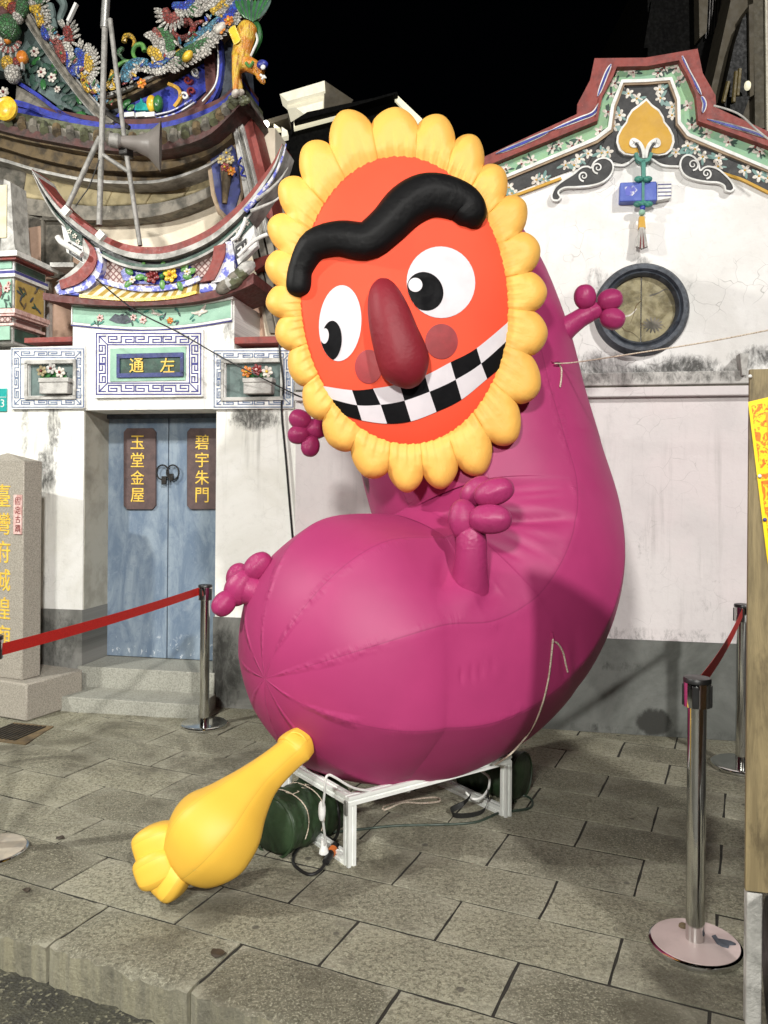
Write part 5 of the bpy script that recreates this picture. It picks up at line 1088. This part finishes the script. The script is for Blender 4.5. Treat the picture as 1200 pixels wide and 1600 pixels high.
# yellow tail
tl = cr([(470, 1160, 3.42, 27), (459, 1170, 3.38, 30), (452, 1178, 3.36, 27), (428, 1199, 3.30, 29), (404, 1221, 3.25, 35), (378, 1250, 3.20, 50), (352, 1282, 3.16, 70), (326, 1310, 3.14, 76), (302, 1336, 3.13, 62), (288, 1350, 3.13, 40), (280, 1357, 3.13, 6)], 60)
tail = MB().tube([at(x, y, Y) for x, y, Y, r in tl], [max(.004, r * pxm(Y)) for x, y, Y, r in tl], 40, gore=6, gamp=.01, facet=lambda t: .55).build('tail', f_tail, inf, smooth=180)
MB().tube([at(459 + 30 * math.cos(t) * .72, 1170 + 30 * math.sin(t) * .85 - 0, 3.38 - .03 * math.cos(t + .7)) for t in [math.tau * i / 28 for i in range(29)]], .006, 8).build('tail_hem', f_tail, tail)
for (x, y, Y, r, ang, asp) in ((245, 1318, 3.12, 29, 200, 1.2), (246, 1355, 3.08, 28, 205, 1.2), (268, 1374, 3.07, 26, 235, 1.15)):
    s = pxm(Y); MB().blob(at(x, y, Y), (math.cos(R(ang)), -.1, math.sin(R(ang))), r * s, r * s * asp, 24, 16, gore=0, power=.22, square=4.5, up=(.3, .2, 1)).build('toe', f_tail, tail, smooth=180)
# tether loops sewn on the body
from mathutils.bvhtree import BVHTree
bv_ = BVHTree.FromPolygons([v.co + ORG['body'] for v in body.data.vertices], [tuple(q.vertices) for q in body.data.polygons])
def onskin(x, y, o=.006, Y=3.7):
    r = ray(x, y); h = bv_.ray_cast(EYE, r.normalized()); return (x, y, (h[0].y - o) if h[0] else Y)
m_rope = mat('white_rope', (.62, .55, .45), (.34, .25, .18), rough=.8, ns=160, bump=.4)
def ropepx(name, pts, r, label, cat='rope', m=m_rope, group=None, n=40): 
    t = tag(MB().tube([at(*p) for p in cr(pts, n)], r, 8).build(name, m), label, cat, group); return t
tr_ = [onskin(*q) for q in ((864, 998), (862, 1020), (857, 1060), (849, 1095), (838, 1125), (823, 1150), (806, 1170), (792, 1183))] + [(772, 1196, 3.88), (752, 1206, 3.90)]
ropepx('tether_rope', tr_, .0042, 'twisted white rope running from the body seam down to the white frame')
ropepx('rope_end', [onskin(*q) for q in ((864, 1002), (872, 1006), (880, 1020), (884, 1038), (887, 1050))], .0042, 'short loose white rope end dangling from the lower body loop')
gy = [onskin(866, 568, .004), (900, 566, onskin(866, 568)[2] - .02), (1000, 551, 3.8), (1100, 535, 3.65), (1200, 516, 3.5), (1330, 490, 3.3)]
ropepx('guy_line', gy, .0035, 'thin grey guy line stretched from the neck across the round window to the right')
ropepx('rope_end', [onskin(*q, .008) for q in ((872, 568), (877, 576), (877, 590), (875, 605))], .0045, 'short loose rope end hanging from the neck loop beside the yellow petals')
MB().tube([at(*p) for p in [onskin(*q, .004) for q in ((862, 566), (870, 565), (877, 567), (872, 571), (864, 570))]], .006, 8).build('sewn_loop', f_limb, inf); MB().tube([at(*p) for p in [onskin(*q, .004) for q in ((862, 988), (864, 998), (866, 1004))]], .006, 8).build('sewn_loop', f_limb, inf)
# ------------------------------------------------------------------ aluminium stand
m_alu = mat('white_aluminium', (.84, .86, .83), (.76, .78, .75), rough=.38, metal=.15, ns=6, grime=.08, bump=.03)
m_aludark = mat('slot_shadow_grey', (.30, .31, .30), rough=.5, metal=.3)
FT = .30
K0 = gp(545, 1246, FT); K1 = gp(800, 1180, FT); d1 = (K1 - K0).normalized(); d2 = Vector((-d1.y, d1.x, 0)); L1 = (K1 - K0).length; L2 = .60
st = thing('aluminium_stand', 'low white slotted aluminium frame carrying the magenta inflatable', 'stand', (K0.x + .3, K0.y + .4, 0))
def profile(name, a, b, w=.04, parent=st):
    """slotted extrusion: four ribs round a recessed core"""
    a, b = Vector(a), Vector(b); d = (b - a).normalized(); L = (b - a).length
    x = Vector((0, 0, 1)) if abs(d.z) < .9 else d1; x = (x - d * x.dot(d)).normalized(); y = d.cross(x); c = (a + b) / 2; h = w / 2; mb = MB()
    out = []
    q = [(h, h), (h, .006), (h * .62, .006), (h * .62, -.006), (h, -.006), (h, -h), (.006, -h), (.006, -h * .62), (-.006, -h * .62), (-.006, -h), (-h, -h), (-h, -.006), (-h * .62, -.006), (-h * .62, .006), (-h, .006), (-h, h), (-.006, h), (-.006, h * .62), (.006, h * .62), (.006, h)]
    return mb.prism([a + x * i + y * j for i, j in q], d * L).build(name, m_alu, parent, smooth=0)
z_ = ZV
Q = [K0, K0 + d1 * L1, K0 + d1 * L1 + d2 * L2, K0 + d2 * L2]; Q = [Vector((q.x, q.y, 0)) for q in Q]
ins = .02
cor = [Q[0] + d1 * ins + d2 * ins, Q[1] - d1 * ins + d2 * ins, Q[2] - d1 * ins - d2 * ins, Q[3] + d1 * ins - d2 * ins]
zt = FT - .02
profile('top_rail', cor[0] - d1 * .02 + z_ * zt, cor[1] + d1 * .02 + z_ * zt); profile('top_rail', cor[3] - d1 * .02 + z_ * zt, cor[2] + d1 * .02 + z_ * zt)
profile('top_rail', cor[0] + d2 * .021 + z_ * zt, cor[3] - d2 * .021 + z_ * zt); profile('top_rail', cor[1] + d2 * .021 + z_ * zt, cor[2] - d2 * .021 + z_ * zt)
for c in cor: profile('leg', c, c + z_ * (FT - .041))
profile('bottom_rail', cor[0] + d2 * .021 + z_ * .02, cor[3] - d2 * .021 + z_ * .02); profile('bottom_rail', cor[1] + d2 * .021 + z_ * .02, cor[2] - d2 * .021 + z_ * .02)
for c, s in ((cor[0], 1),): MB().box(c + d2 * -.004 + d1 * -.024 + z_ * (FT - .05), d1 * .004, d2 * .012, z_ * .03).build('corner_bracket', m_steel, st, bevel=.002)
# ------------------------------------------------------------------ sandbags
m_bag = mat('green_pvc', (.024, .048, .020), (.014, .030, .012), rough=.5, ns=6, bump=.55, bs=13, grime=.15)
m_web = mat('black_webbing', (.012, .012, .011), rough=.7, ns=60, bump=.3, bs=200)
def bag(label, a, b, r, folds):
    a, b = Vector(a), Vector(b); d = (b - a).normalized(); g = thing('sandbag', label, 'bag', ((a + b) / 2 - ZV * r), 'green ballast bags')
    n = 40; path = []; rad = []; rd = random.Random(5)
    for i in range(n + 1):
        t = i / n; e = min(t, 1 - t); rr = r * min(1, (max(0, 1 - (1 - min(e / .07, 1)) ** 2)) ** .5 * (1.0) + .02) * (1 + .035 * math.sin(t * 21) * folds + .02 * math.sin(t * 47)); path.append(a + (b - a) * t); rad.append(rr)
    mb = MB(); mb.tube(path, rad, 32)
    for i, v in enumerate(mb.v):                                    # ballast settles: flattened underside, creased flanks
        j = i % 32; z = v.z - a.z; t = (v - a).dot(d) / (b - a).length
        if z < -.78 * r: v.z = a.z - .78 * r + (z + .78 * r) * .15
        v += (v - (a + (b - a) * t)) * (.06 * math.sin(j * .9 + t * 19) * math.sin(t * 34 + j) * folds)
        v.z -= .0
    g_body = mb.build('bag_body', m_bag, g, smooth=60)
    for t in (.04, .96):
        c = a + (b - a) * t; MB().tube([c + (d.orthogonal().normalized() * math.cos(q) + d.cross(d.orthogonal().normalized()) * math.sin(q)) * r * .985 for q in [math.tau * k / 30 for k in range(31)]], .006, 6).build('end_piping', m_bag, g)
    return g
A1, B1 = gp(415, 1312, .0), gp(528, 1262, .0)
A1 = at(420, 1287, 3.50); A1.z = .115; B1 = at(518, 1262, 3.84); B1.z = .115
bg1 = bag('dark green ballast bag lying half under the left rail behind the yellow tail', A1, B1, .135, 1)
for k, (t, q) in enumerate(((.25, 0), (.5, 0))):
    c = A1 + (B1 - A1) * t; dd = (B1 - A1).normalized(); sd = dd.cross(ZV).normalized()
    MB().tube([c + dd * .012 * math.sin(a * 3) + sd * math.cos(a) * .137 + ZV * math.sin(a) * .137 for a in [R(-20 + 10 * i) for i in range(23)]], .0025, 6).build('string', m_rope, bg1)
MB().tube([A1 + (B1 - A1) * (.2 + .05 * i) + ZV * (.136 - .01 * (i % 2)) + (B1 - A1).cross(ZV).normalized() * (.02 + .02 * (i % 3)) for i in range(9)], .002, 6).build('string', m_rope, bg1)
A2, B2 = at(728, 1222, 4.36), at(818, 1213, 4.16); A2.z = B2.z = .108
bg2 = bag('dark green ballast bag standing out behind the right leg of the white frame', A2, B2, .128, .5)
MB().tube([at(*p) for p in cr([(752, 1205, 4.10), (764, 1215, 4.05), (763, 1232, 4.02), (752, 1246, 3.98), (738, 1248, 3.98), (728, 1238, 4.0)], 24)], .006, 8).build('white_tie', m_white, bg2)
stp = [gp(735, 1245, .10), gp(724, 1258, .03), gp(706, 1268, .012), gp(712, 1276, .01), gp(738, 1275, .01), gp(756, 1268, .012), gp(762, 1250, .06), gp(764, 1236, .12)]
mb = MB(); P_s = [Vector(p) for p in cr(stp, 30)]
A_s = []; B_s = []
for i, p in enumerate(P_s):
    tg = (P_s[min(i + 1, 29)] - P_s[max(i - 1, 0)]).normalized(); w = tg.cross(ZV).normalized() * .006 + ZV * .018; A_s.append(p + w); B_s.append(p - w * .4)
mb.band(A_s, B_s, (0, .004, .001)).build('carry_strap', m_web, bg2)
# ------------------------------------------------------------------ cables
m_cable = mat('black_rubber', (.012, .012, .012), rough=.5, bump=.05); m_whitec = mat('white_cord', (.72, .72, .70), rough=.45, bump=.0); m_greenc = mat('dark_green_cord', (.03, .05, .035), rough=.55)
wc_ = thing('white_power_cord', 'white power cord with inline switch hanging over the front corner of the frame', 'cord', gp(503, 1330))
MB().tube([at(*p) for p in cr([(640, 1236, 3.62), (600, 1237, 3.52), (555, 1232, 3.38), (524, 1215, 3.32), (514, 1211, 3.31), (509, 1217, 3.30), (507, 1240, 3.31), (504, 1262, 3.33), (502, 1270, 3.34)], 40)], .0055, 8).build('cord', m_whitec, wc_)
MB().tube([at(*p) for p in cr([(504, 1276, 3.34), (506, 1295, 3.37), (508, 1312, 3.40), (506, 1324, 3.43)], 16)], .0055, 8).build('cord', m_whitec, wc_)
MB().blob(at(503, 1267, 3.335), (0, .1, 1), .016, .042, 12, 8, gore=0, power=.35).build('inline_switch', m_whitec, wc_)
MB().lathe(at(506, 1322, 3.43), [(.012, .03), (.014, .0), (.020, -.02), (.022, -.03)], 12, (0, -.1, 1)).build('plug', m_whitec, wc_)
bc_ = thing('black_extension_cord', 'black extension cord looped on the paving with an orange-ended socket', 'cord', gp(490, 1360))
MB().tube([gp(*p) for p in cr([(512, 1342, .02), (500, 1360, .012), (482, 1366, .008), (462, 1354, .006), (458, 1342, .008), (466, 1326, .01), (482, 1310, .012), (504, 1304, .02), (522, 1312, .03), (530, 1290, .08), (528, 1262, .14), (522, 1240, .2)], 70)], .007, 8).build('cord', m_cable, bc_)
MB().tube([gp(*p) for p in ((509, 1347, .022), (513, 1340, .026), (517, 1333, .03))], .016, 12).build('socket_body', m_cable, bc_); MB().tube([gp(517, 1333, .03), gp(521, 1327, .034)], .020, 12).build('socket_face', mat('orange_plastic', (.45, .12, .03), rough=.4), bc_)
MB().tube([gp(521, 1327, .034), gp(525, 1321, .036)], .018, 12).build('plug_body', m_cable, bc_)
tag(MB().tube([gp(*p) for p in cr([(520, 1300, .02), (560, 1296, .007), (620, 1290, .007), (700, 1288, .007), (745, 1284, .007), (780, 1270, .007), (810, 1266, .007), (828, 1262, .007), (832, 1252, .007), (822, 1244, .007), (800, 1242, .01)], 80)], .006, 8).build('green_cable', m_greenc), 'dark green cable snaking over the paving under the white frame to its right leg', 'cable')
tag(MB().tube([gp(*p) for p in cr([(598, 1264, .007), (604, 1258, .007), (640, 1250, .007), (680, 1246, .007), (686, 1252, .007), (660, 1255, .007), (630, 1254, .007), (610, 1262, .007), (600, 1266, .007)], 60)], .005, 8).build('coiled_rope', m_rope), 'loose loop of pale rope lying on the paving under the frame', 'rope')
tag(MB().tube([wp(x, y, v) for x, y, v in cr([(440, 500, .06), (437, 545, .07), (443, 600, .05), (440, 640, .03), (447, 720, .03), (452, 780, .03), (458, 850, .03), (462, 900, .03)], 50)], .008, 8).build('wall_cable', m_cable), 'black cable hanging down the white wall right of the blue door', 'cable')
tag(MB().tube([wp(x, y, v) for x, y, v in cr([(150, 436, .42), (210, 484, .42), (280, 520, .36), (350, 560, .26), (420, 596, .16), (480, 624, .08), (540, 640, .06)], 50)], .005, 8).build('span_wire', m_cable), 'thin black wire slanting across the inscription panel from the striped tiles', 'wire')
tag(MB().tube([wp(x, y, .25) for x, y in cr([(1115, 165), (1140, 172), (1160, 182), (1185, 205), (1230, 240)], 20)], .006, 8).build('roof_wire', m_stonew), 'pale wire sagging over the red coping at the right end of the gable', 'wire')
# ------------------------------------------------------------------ queue barrier posts
m_cap = mat('black_plastic', (.015, .015, .015), rough=.4, bump=.0); m_belt, t_, b_, P_, uv_ = base('red_belt', .62, 0, .3)
t_.lk(t_.mix(t_.ramp(t_.noise(t_.mapping(P_, (300, 300, 300)), 1, 2), .4, .6), (.52, .022, .016), (.38, .015, .012)), b_.inputs['Base Color'])
def post(label, x, y, h=.95, r=.032, basem=None, cass=.105, br=.165):
    t = thing('barrier_post', label, 'barrier post', (x, y, 0), 'queue barrier posts around the inflatable'); c = Vector((x, y, 0))
    MB().lathe(c, [(br, .001), (br, .012), (br * .985, .020), (br * .94, .024)], 48).build('base_rim', m_chrome, t, smooth=40)
    MB().lathe(c, [(br * .935, .006), (br * .93, .026), (br * .5, .031), (.0, .033)], 48).build('base_plate', basem or m_chrome, t, smooth=50)
    MB().lathe(c, [(r, .03), (r, h - cass)], 28).build('pole', m_chrome, t, smooth=40)
    MB().lathe(c, [(r * 1.08, h - cass), (r * 1.42, h - cass + .004), (r * 1.44, h - .018), (r * 1.42, h - .016)], 32).build('belt_cassette', m_chrome, t, smooth=40)
    MB().lathe(c, [(r * 1.46, h - .017), (r * 1.46, h - .004), (r * 1.38, h), (r * .3, h + .001), (0, h + .001)], 32).build('top_cap', m_cap, t, smooth=40)
    for a in (0, 90, 180, 270):
        d = Vector((math.cos(R(a + 62)), math.sin(R(a + 62)), 0)); s = d.cross(ZV); MB().box(c + d * r * 1.42 + ZV * (h - .062), d * .004, s * .011, ZV * .038).build('belt_slot', m_cap, t, bevel=.002)
    return t
def belt(name, label, a, b, w=.052, sag=.02, twist=None):
    mb = MB(); n = 24; A = []; B = []
    for i in range(n + 1):
        t = i / n; c = Vector(a) + (Vector(b) - Vector(a)) * t - ZV * sag * 4 * t * (1 - t); A.append(c + ZV * w / 2); B.append(c - ZV * w / 2)
    d = (Vector(b) - Vector(a)); nn = Vector((-d.y, d.x, 0)).normalized() * .0016
    return tag(mb.band(A, B, nn).build(name, m_belt), label, 'belt', 'red barrier belts')
m_pinkbase, t_, b_, P_, uv_ = base('worn_base_plate', .42, 0, .5)
c_ = t_.mix(t_.ramp(t_.noise(P_, 9, 5), .4, .65), (.50, .40, .385), (.43, .345, .33)); t_.lk(c_, b_.inputs['Base Color'])
m_basegrey = mat('scuffed_tan_plate', (.42, .37, .29), (.33, .30, .25), rough=.45, ns=12, grime=.3)
p1 = gp(319, 1134); p2 = gp(1086, 1481); p3 = gp(1158, 1198); p0 = gp(-16, 1334)
post('polished steel barrier post with red belt standing before the doorsteps', p1.x, p1.y, br=.155)
P2 = post('polished steel barrier post with worn pinkish base plate in the right foreground', p2.x, p2.y, br=.158, basem=m_pinkbase)
post('steel barrier post half hidden by the plywood board at the right edge', p3.x, p3.y, br=.17)
post('steel barrier post cut by the left edge with a dull tan base', p0.x, p0.y, br=.158, basem=m_basegrey)
# scraped patch and bolt on the pinkish base
c2 = Vector((p2.x, p2.y, 0))
MB().prism([gp(*p, .0335) for p in ((1112, 1462), (1118, 1460), (1122, 1466), (1134, 1468), (1142, 1470), (1150, 1474), (1140, 1475), (1138, 1480), (1128, 1478), (1120, 1474), (1116, 1468))], (0, 0, -.006)).build('scraped_patch', m_slate, P2)
MB().blob(gp(1067, 1447, .034), ZV, .016, .012, 8, 6, gore=0).build('base_bolt', m_brown, P2)
hb = .95 - .045
belt('barrier_belt', 'red belt stretched in front of the blue door from the left edge to the post', Vector((p0.x + .045, p0.y, hb - .015)), Vector((p1.x - .042, p1.y, hb)), .052, .012)
belt('barrier_belt', 'red belt running back from the right foreground post towards the wall', Vector((p2.x + .02, p2.y + .05, hb)), Vector((p3.x - .02, p3.y - .045, hb)), .052, .03)
# ------------------------------------------------------------------ stone monument
m_gran = mat('monument_granite', (.38, .35, .295), (.24, .22, .185), rough=.8, ns=130, lo=.4, hi=.62, bump=.35, bs=220, grime=.12)
mo = thing('stone_monument', 'tall grey stone marker with yellow carved characters beside the gate steps', 'monument', gp(20, 1100))
mc = gp(41, 1128)                                               # the stone is squared to the paving, not to the wall
def mp(px, py, off=0.): r = ray(px, py); P0 = mc + E2 * off; return EYE + r * ((P0 - EYE).dot(E2) / r.dot(E2))
def ebox(name, c, right, w, d, z0, z1, m, par, **k):
    """block with its front right corner at c + right along E1, reaching back d along E2"""
    q = Vector((c.x, c.y, 0)) + E1 * (right - w / 2) + E2 * (d / 2) + ZV * (z0 + z1) / 2
    return MB().box(q, E1 * w / 2, E2 * d / 2, ZV * (z1 - z0) / 2).build(name, m, par, **k)
hb_ = mp(41, 1069).z; dp = (gp(112, 1098) - mc).length
ebox('plinth', mc, 0, .80, dp, 0, hb_, m_gran, mo, bevel=.012)
so = .06; sc0 = mp(35, 1000, so); zt_ = mp(38, 720, so).z
sd = .1
while proj(Vector((sc0.x, sc0.y, 1.2)) + E2 * sd)[0] < 64.5 and sd < .6: sd += .01
ebox('shaft', sc0, 0, .50, sd, hb_, zt_, m_gran, mo, bevel=.008)
f0 = Vector((sc0.x, sc0.y, 0)); q = [f0 + ZV * (zt_ - .001), f0 + E2 * sd + ZV * (zt_ - .001), f0 - E1 * .5 + E2 * sd + ZV * (zt_ - .001), f0 - E1 * .5 + ZV * (zt_ - .001)]
MB().add(q + [f0 - E1 * .25 + E2 * sd / 2 + ZV * (zt_ + .06)], [(0, 1, 4), (1, 2, 4), (2, 3, 4), (3, 0, 4), (3, 2, 1, 0)]).build('pointed_cap', m_gran, mo, smooth=0)
for i, ch in enumerate('臺灣府城隍廟'): text(ch, 'character', mp(4, 774 + i * 44, so - .0005), .155, m_goldl, mo, xd=E1, th=.004, bold=.003)
pq = thing('heritage_plate', 'small pink plate with dark red characters fixed to the stone marker', 'plate', mp(28, 830, so))
a_, b_2 = mp(22, 773, so - .005), mp(34, 835, so - .005)
MB().box((a_ + b_2) / 2, E1 * (b_2 - a_).dot(E1) / 2, E2 * .005, ZV * (a_.z - b_2.z) / 2).build('plate', m_pinkp, pq, bevel=.001)
for i, ch in enumerate('固定古蹟'): text(ch, 'character', mp(28, 783 + i * 14.2, so - .0102), .05, m_rose, pq, xd=E1, th=.0015)
# drain grate let into the paving
dg = thing('drain_grate', 'dark rusty drain cover set in the paving before the stone marker', 'drain cover', gp(40, 1147))
qd = [gp(22, 1130), gp(84, 1136), gp(40, 1164), gp(-40, 1155)]
MB().prism([p + ZV * .006 for p in qd], (0, 0, -.012)).build('cover_plate', m_brown, dg)
ex, ey_ = qd[1] - qd[0], qd[3] - qd[0]
for i in range(9): a = qd[0] + ex * (.06 + .1 * i) + ey_ * .08; MB().box(a + ey_ * .42 + ZV * .008, ey_ * .41, ex.normalized() * .008, ZV * .003).build('grate_bar', m_iron, dg)
# ------------------------------------------------------------------ plywood notice board in the right foreground
m_ply, t_, b_, P_, uv_ = base('weathered_plywood', .6, 0, .4)
gr = t_.noise(t_.mapping(P_, (22, 22, 2.2)), 1, 9, .72, 1.2)
c_ = t_.mix(t_.ramp(gr, .34, .68), (.25, .195, .10), (.13, .10, .05)); c_ = t_.mix(t_.math('MULTIPLY', t_.ramp(t_.noise(t_.mapping(P_, (9, 9, 3.)), 1, 7, .7), .50, .66), .8), c_, (.07, .052, .026))
t_.lk(c_, b_.inputs['Base Color']); t_.lk(t_.bump(gr, .4, .01), b_.inputs['Normal'])
m_poster, t_, b_, P_, uv_ = base('yellow_poster_print', .4, 0, .5)
pn = t_.noise(P_, 26, 3, .5, 2.2); c_ = t_.mix(t_.ramp(pn, .50, .53), (.90, .56, .01), (.80, .17, .01)); c_ = t_.mix(t_.ramp(t_.noise(P_, 40, 2, .5, 3), .60, .63), c_, (.75, .07, .01)); t_.lk(c_, b_.inputs['Base Color'])
m_posteredge = mat('yellow_poster_border', (.90, .62, .01), (.86, .57, .01), rough=.4, bump=.02)
nbd = thing('notice_board', 'weathered plywood board on a grey timber leg cut by the right edge', 'board', gp(1176, 1612))
Yb = 2.38
BU = Vector((.97, -.24, 0)).normalized(); BN = Vector((-.24, -.97, 0)).normalized()
bl0 = at(1168, 980, Yb); bl0.z = 0
zb1, zb0 = at(1170, 577, Yb).z, at(1166, 1392, Yb).z
BWD = 1.25
MB().box(bl0 + BU * BWD / 2 + ZV * (zb0 + zb1) / 2 - BN * .009, BU * BWD / 2, BN * .009, ZV * (zb1 - zb0) / 2).build('plywood_sheet', m_ply, nbd, bevel=.002)
for s in (.008, BWD - .06): MB().box(bl0 + BU * (s + .022) - BN * .041 + ZV * (zb1 - .08) / 2, BU * .022, BN * .022, ZV * (zb1 - .08) / 2).build('timber_leg', m_worn, nbd, bevel=.003)
MB().box(bl0 + BU * BWD / 2 - BN * .041 + ZV * (zb0 + .06), BU * (BWD / 2 - .07), BN * .02, ZV * .03).build('cross_rail', m_worn, nbd)
def bpt(px, py, o=0.):
    r = ray(px, py); P0 = bl0 + BN * o; return EYE + r * ((P0 - EYE).dot(BN) / r.dot(BN))
po = thing('yellow_poster', 'yellow temple poster with orange-red ornament pinned to the plywood board', 'poster', bpt(1185, 870, .004))
pq_ = [(1169, 628), (1262, 606), (1290, 905), (1204, 905), (1198, 868)]
MB().prism([bpt(x, y, .004) for x, y in pq_], -BN * .002).build('poster_sheet', m_posteredge, po, smooth=0)
MB().prism([bpt(x, y, .0048) for x, y in ((1174, 634), (1264, 614), (1288, 895), (1208, 895), (1203, 862))], -BN * .001).build('poster_print', m_poster, po, smooth=0)
MB().prism([bpt(x, y, .0056) for x, y in ((1196, 644), (1262, 632), (1284, 880), (1222, 880))], -BN * .001).build('poster_field', mat('orange_print', (.88, .30, .02), rough=.4), po, smooth=0)
for (x, y) in ((1172, 588), (1187, 744), (1195, 812)): tag(MB().blob(bpt(x, y, .008), BN, .006, .006, 8, 6, gore=0).build('push_pin', m_white if y != 812 else m_navy), {588: 'white push pin at the top corner of the plywood board', 744: 'white push pin on the poster border halfway down', 812: 'dark blue push pin on the lower poster border'}[y], 'pin', 'push pins on the board')
MB().prism([wp(x, y, .12) for x, y in ((1156, 552), (1170, 552), (1166, 586), (1160, 586))], -N * .1).build('loose_plaster_chip', m_stonew, hall)
# wheel of a parked scooter showing past the board
wh = thing('scooter_wheel', 'black tyre of a parked scooter peeping past the board leg at lower right', 'wheel', gp(1225, 1600))
wcen = at(1236, 1545, 2.30); wcen.z = .22
MB().lathe(wcen, [(.13, -.05), (.19, -.055), (.215, -.035), (.22, 0), (.215, .035), (.19, .055), (.13, .05)], 40, (.9, -.3, 0)).build('tyre', m_cable, wh); MB().lathe(wcen, [(.03, -.04), (.13, -.03), (.13, .03), (.03, .04)], 30, (.9, -.3, 0)).build('wheel_rim', m_steel, wh)
# a few dropped leaves and litter
m_dry = mat('dry_leaf', (.06, .045, .03), (.03, .022, .015), rough=.7)
for i, (x, y, s, lb) in enumerate(((339, 1492, .028, 'dark dry leaf on the paving below the yellow tail'), (42, 1393, .018, 'small curled leaf on the paving near the left post base'), (94, 1311, .018, 'curled brown leaf on a paving joint left of the yellow toes'), (385, 1345, .012, 'tiny scrap of litter beside the green bag'))):
    c = gp(x, y); rd = random.Random(i); pts = [c + Vector((math.cos(a) * s * rd.uniform(.6, 1.2), math.sin(a) * s * rd.uniform(.6, 1.1), .006 + .008 * rd.random())) for a in [math.tau * k / 8 for k in range(8)]]
    tag(MB().prism(pts, (0, 0, -.003)).build('dry_leaf', m_dry, smooth=0), lb, 'leaf')
# ------------------------------------------------------------------ street lamp over the kerb, out of frame: it throws the second set of shadows in the photograph
sl_ = thing('street_lamp', 'tall grey street lamp at the kerb off to the left of the gatehouse', 'street lamp', (-6.2, 2.0, 0))
MB().tube([(-6.2, 2.0, 0), (-6.2, 2.0, 2.5), (-6.2, 2.0, 4.3), (-6.1, 2.03, 4.7), (-5.6, 2.2, 4.82)], [.08, .07, .05, .04, .035], 14).build('lamp_pole', m_steel, sl_)
MB().box((-5.35, 2.28, 4.82), Vector((.26, .09, 0)), Vector((-.05, .13, 0)), ZV * .05).build('lamp_head', m_steel, sl_, bevel=.02)
MB().box((-5.32, 2.29, 4.763), Vector((.19, .065, 0)), Vector((-.035, .09, 0)), ZV * .006).build('lamp_glass', m_bulb, sl_)
def lamp_light(loc, aim, W, soft=.1):
    ll = bpy.data.lights.new('lamp_light', 'SPOT'); lo = bpy.data.objects.new('lamp_light', ll); COL.objects.link(lo); lo.location = loc
    ll.energy = W; ll.spot_size = R(150); ll.spot_blend = .6; ll.shadow_soft_size = soft; ll.color = (1., .98, .92)
    lo.rotation_euler = (Vector(aim) - Vector(loc)).to_track_quat('-Z', 'Y').to_euler()
lamp_light((-5.3, 2.3, 4.72), (-.3, 4, .6), 1150)
# a second, lower lamp of the same street, behind and left of the camera
s2 = thing('street_lamp', 'shorter grey street lamp on the far side of the road', 'street lamp', (-2.2, -3.4, -.13))
MB().tube([(-2.2, -3.4, -.13), (-2.2, -3.4, 2.5), (-2.2, -3.4, 3.8), (-2.0, -3.2, 4.05), (-1.5, -2.8, 4.12)], [.08, .07, .05, .04, .035], 14).build('lamp_pole', m_steel, s2)
MB().box((-1.3, -2.65, 4.1), Vector((.22, .16, 0)), Vector((-.08, .11, 0)), ZV * .05).build('lamp_head', m_steel, s2, bevel=.02)
MB().box((-1.26, -2.62, 4.043), Vector((.16, .12, 0)), Vector((-.06, .08, 0)), ZV * .006).build('lamp_glass', m_bulb, s2)
lamp_light((-1.24, -2.6, 4.0), (.3, 5, 1.4), 1650, .3)
